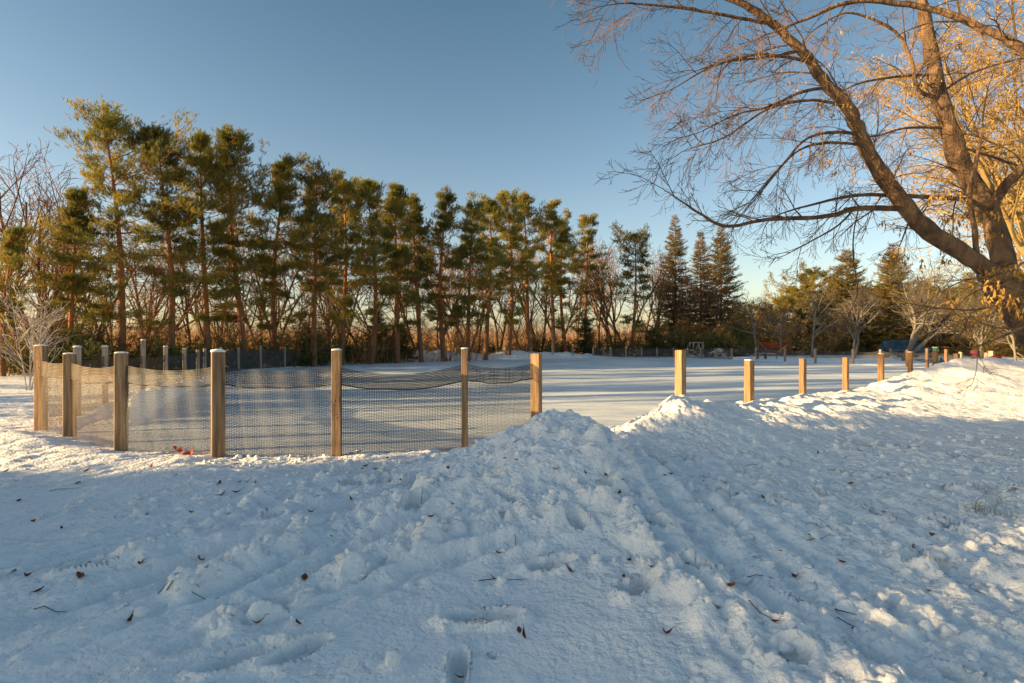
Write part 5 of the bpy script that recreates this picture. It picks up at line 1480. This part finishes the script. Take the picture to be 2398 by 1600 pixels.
# golden tree behind it, full of dry keys
CFG_G = [dict(n=9, wig=0.06, trop=0.0, kids=(13, 16), ang=(0.5, 1.1), ratio=(0.38, 0.55), up=0.12, **{'from': 0.25}),
         dict(n=7, wig=0.10, trop=-0.05, tip=0.10, kids=(8, 10), ang=(0.4, 1.0), ratio=(0.4, 0.6), **{'from': 0.2}),
         dict(n=6, wig=0.12, trop=-0.15, tip=0.2, kids=(4, 6), ang=(0.4, 1.0), ratio=(0.4, 0.6), **{'from': 0.2}),
         dict(n=4, wig=0.14, trop=-0.25, tip=0.5, kids=(0, 0), ang=(0, 0), ratio=(0, 0))]
for k, (x, y, Hh, seed, lab, lp) in enumerate(((14.3, 15.0, 9.0, 800, 'golden sunlit tree full of dry keys behind the maple', 0.25), (20.5, 21.0, 9.5, 801, 'second golden tree farther back at the right edge', 0.25))):
    rd = random.Random(seed); rg = np.random.default_rng(seed)
    S, TH, tips = [], [], []
    for az, tilt in ((2.9, 0.35), (3.6, 0.15), (1.0, 0.3), (4.4, 0.4), (3.1, 0.5)):
        d = (math.sin(tilt) * math.cos(az), math.sin(tilt) * math.sin(az), math.cos(tilt))
        branches(S, TH, tips, (0, 0, 2.0), d, Hh * rd.uniform(0.65, 0.85), 0.10, 0, CFG_G, rd, 0.005)
    root = empty('golden_tree', (x, y, hz(x, y) - 0.1)); tag(root, lab, 'tree', 'golden trees behind the maple')
    tb = MB(); tb.tube([(0, 0, -0.2), (0.05, 0, 1.0), (0, 0, 2.2)], [0.28, 0.22, 0.18], 10, 0.04, rg)
    for pts, rad in TH: tb.tube(pts, rad, 7, 0.04, rg)
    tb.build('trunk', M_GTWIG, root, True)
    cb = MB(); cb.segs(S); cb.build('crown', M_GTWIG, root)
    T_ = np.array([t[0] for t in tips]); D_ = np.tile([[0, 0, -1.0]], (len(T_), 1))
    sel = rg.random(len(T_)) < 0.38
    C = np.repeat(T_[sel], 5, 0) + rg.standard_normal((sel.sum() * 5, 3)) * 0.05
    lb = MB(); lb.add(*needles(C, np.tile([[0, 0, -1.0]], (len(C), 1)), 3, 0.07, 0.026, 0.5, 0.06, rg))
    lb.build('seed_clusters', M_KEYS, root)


# ------------------------------------------------------------------ dead leaves and twigs on the snow
def leaf_mesh(seed, L=0.07, Wd=0.028, curl=0.6, m=M_LEAF):
    rg = np.random.default_rng(seed); n = 9; V = []
    for i in range(n):
        t = i / (n - 1); w = Wd * math.sin(math.pi * t) ** 0.8 * (1 + 0.12 * rg.standard_normal()) / 2 + 0.001
        x = (t - 0.5) * L; z = 0.006 + curl * L * (t - 0.45) ** 2 * 1.4
        for s, zz in ((-1, 0.35), (0, 0.0), (1, 0.35)):
            V.append((x, s * w, z + abs(s) * w * zz * (1.2 if s > 0 else 0.6)))
    b = MB(); F = [(i * 3 + j, i * 3 + j + 1, (i + 1) * 3 + j + 1, (i + 1) * 3 + j) for i in range(n - 1) for j in range(2)]
    V2 = [(a, b_, c_ - 0.0015) for a, b_, c_ in V]
    b.add(V + V2, F + [tuple(q + 27 for q in f[::-1]) for f in F])
    b.tube([(L * 0.48, 0, V[-2][2]), (L * 0.62, 0.004, V[-2][2] + 0.006), (L * 0.78, 0.01, V[-2][2] + 0.004)], 0.0015, 4)
    return b.mesh('dead_leaf', m)
leafs = [leaf_mesh(1), leaf_mesh(2, 0.06, 0.035, 1.2), leaf_mesh(3, 0.085, 0.022, 0.8), leaf_mesh(4, 0.05, 0.03, 1.6), leaf_mesh(5, 0.065, 0.04, 0.4)]
fg = [(523, 240), (130, 355), (215, 497), (100, 830), (172, 860), (537, 858), (945, 778), (1328, 750), (1375, 815), (270, 965), (860, 1178), (1722, 1185), (1990, 1180), (768, 470), (985, 447), (1285, 438), (415, 545), (1705, 250), (1607, 228), (1488, 318), (1582, 300), (1590, 108), (1560, 115), (580, 158), (460, 125), (470, 100), (200, 73), (103, 90), (1010, 130), (1170, 187), (2030, 880), (2215, 595), (1470, 240), (1655, 230), (1775, 305), (40, 160), (180, 150), (105, 222), (2080, 437), (1360, 135)]
LP = [(a / 2.851, 1050 + b_ / 2.851) for a, b_ in fg]
LP += [(800 + a / 2.614, 1000 + b_ / 2.614) for a, b_ in [(360, 335), (565, 352), (680, 483), (550, 558), (1068, 210), (1000, 200), (1497, 295), (1620, 320), (1720, 330), (1700, 418), (1700, 395), (960, 793), (1400, 885), (1722, 928), (1900, 910), (1540, 820), (1757, 825), (935, 945), (1085, 1250), (1113, 1285), (1985, 1285), (720, 1555), (60, 455), (210, 260), (150, 245), (125, 265), (645, 265), (280, 200), (1975, 307), (2015, 293), (1310, 272), (1405, 160)]]
LP += [(1600 + a / 2.851, 1050 + b_ / 2.851) for a, b_ in [(140, 228), (265, 235), (360, 310), (195, 420), (535, 340), (900, 35), (1175, 22), (1085, 72), (890, 232), (1120, 243), (1130, 628), (1748, 630), (1060, 773), (855, 828), (752, 870), (415, 900), (330, 933), (870, 937), (620, 1168), (1135, 1228), (855, 590), (1630, 965), (650, 692), (1660, 583)]]
rl = random.Random(5)
def zone(px, py):
    if py < 1120 and px < 1300: return 'small dark dead leaf on the snow strip just below the near netting', 'leaves below the near netting'
    if 1000 < px < 1520 and py < 1200: return 'small brown dead leaf lying on the snow pile by the gap', 'leaves on the snow pile'
    if px < 800: return 'curled brown dead leaf on the streaked snow at the lower left', 'leaves on the lower left snow'
    if px < 1560: return 'curled brown dead leaf on the rough snow at the lower middle', 'leaves on the middle snow'
    return 'dark brown dead leaf on the trodden snow at the lower right', 'leaves on the trodden snow'
for k, (px, py) in enumerate(LP):
    x, y, z = ground_hit(px, py)
    o = link('dead_leaf', leafs[rl.randrange(5)], None, (x, y, z + 0.004))
    o.rotation_euler = (rl.gauss(0, 0.35), rl.gauss(0, 0.3), rl.uniform(0, 6.28))
    s = rl.uniform(0.4, 1.05); o.scale = (s, s, s)
    l_, g_ = zone(px, py); tag(o, l_, 'leaf', g_)
redm = leaf_mesh(9, 0.10, 0.05, 0.9, M_REDLEAF)
for k, (px, py) in enumerate(((415, 1050), (424, 1055), (440, 1064), (448, 1061), (410, 1072), (436, 1068))):
    a, b_ = NEAR[2], NEAR[3]
    t = ((px - CX) / FPX - a[0] / a[1]) / (b_[0] / b_[1] - a[0] / a[1]); t = min(max(t, 0), 1)
    d = a[1] + (b_[1] - a[1]) * t - 0.06
    p = W(px, py, d)
    o = link('red_leaf', redm, None, p); o.rotation_euler = (rl.uniform(0.8, 1.6), rl.uniform(-0.5, 0.5), rl.uniform(0, 6.28))
    tag(o, 'red dead leaf caught low on the netting beside the thickest post', 'leaf', 'red leaves caught on the netting')

def twig(px, py, L, rz, bends, lab):
    x, y, z = ground_hit(px, py)
    r_ = random.Random(int(px)); P = []
    a = 0.0; cx_, cy_ = -L / 2, 0.0
    for i in range(len(bends) + 1):
        wx, wy = x + cx_ * math.cos(rz) - cy_ * math.sin(rz), y + cx_ * math.sin(rz) + cy_ * math.cos(rz)
        P.append((wx - x, wy - y, hz(wx, wy) - z + 0.008 + 0.01 * math.sin(i * 2.0)))
        if i < len(bends):
            a += bends[i]; cx_ += L / len(bends) * math.cos(a); cy_ += L / len(bends) * math.sin(a)
    b = MB(); b.tube(P, np.linspace(0.003, 0.0013, len(P)), 5)
    tag(b.build('fallen_twig', M_STICK, None, True, (x, y, z)), lab, 'twig', 'fallen twigs on the snow')
twig(160, 1148, 0.30, 0.5, [0, .3, -.2, .2], 'thin twig beside a curled leaf at the far left')
twig(448, 1406, 0.34, 0.15, [0.35, -.3, -.3, -.2], 'arched thin twig on the streaked snow at the lower left')
twig(117, 1442, 0.14, 0.4, [0, .2, 0], 'short twig on the streaked snow near the left edge')
twig(430, 1362, 0.16, 0.6, [0, .1, 0], 'pale short twig on the ridge at the lower left')
twig(1210, 1277, 0.16, 1.5, [0, .3, .2], 'dark twig standing out below the snow pile')
twig(1180, 1358, 0.30, 0.1, [0, .1, -.1], 'straight twig beside a leaf in the middle foreground')
twig(1935, 1274, 0.32, 0.2, [0, 1.4, -1.5, 0], 'zigzag twig on the trodden snow')
twig(1785, 1359, 0.22, -0.05, [0, .1, -.2], 'dark thick twig right of the long curled leaf')
twig(1780, 1445, 0.12, -0.9, [0, .1], 'short slanting twig at the lower right')
twig(1993, 1445, 0.16, -0.9, [0, .1, 0], 'slanting twig in a sunlit patch at the lower right')
twig(2000, 1481, 0.16, -0.8, [0.1, -.2, .1], 'curved brown twig near the bottom right')
twig(1790, 1095, 0.42, 0.1, [0.4, -.6, .5, -.3], 'branching twig on the sunlit foot of the bank')
twig(2370, 962, 0.5, 0.9, [0, .1, 0], 'thin long twig leaning on the bank at the right edge')
# grass tips poking through at the right
gb = MB(); rgg = np.random.default_rng(4)
for (px, py, n_) in ((2290, 1195, 22), (2320, 1205, 18), (2255, 1192, 8), (2350, 1180, 12), (2305, 1155, 14)):
    x, y, z = ground_hit(px, py)
    for k in range(n_):
        ax, ay = x + rgg.normal(0, 0.06), y + rgg.normal(0, 0.06); az = hz(ax, ay)
        h = rgg.uniform(0.04, 0.11); lx, ly = rgg.normal(0, 0.07, 2)
        gb.segs([(ax, ay, az - 0.01, ax + lx * .5, ay + ly * .5, az + h * .7, 0.0016, 0.0013), (ax + lx * .5, ay + ly * .5, az + h * .7, ax + lx * 1.3, ay + ly * 1.3, az + h, 0.0013, 0.0006)])
tag(gb.build('dry_grass', M_GRASS), 'dry grass tips poking through the snow at the right edge', 'grass', kind='stuff')
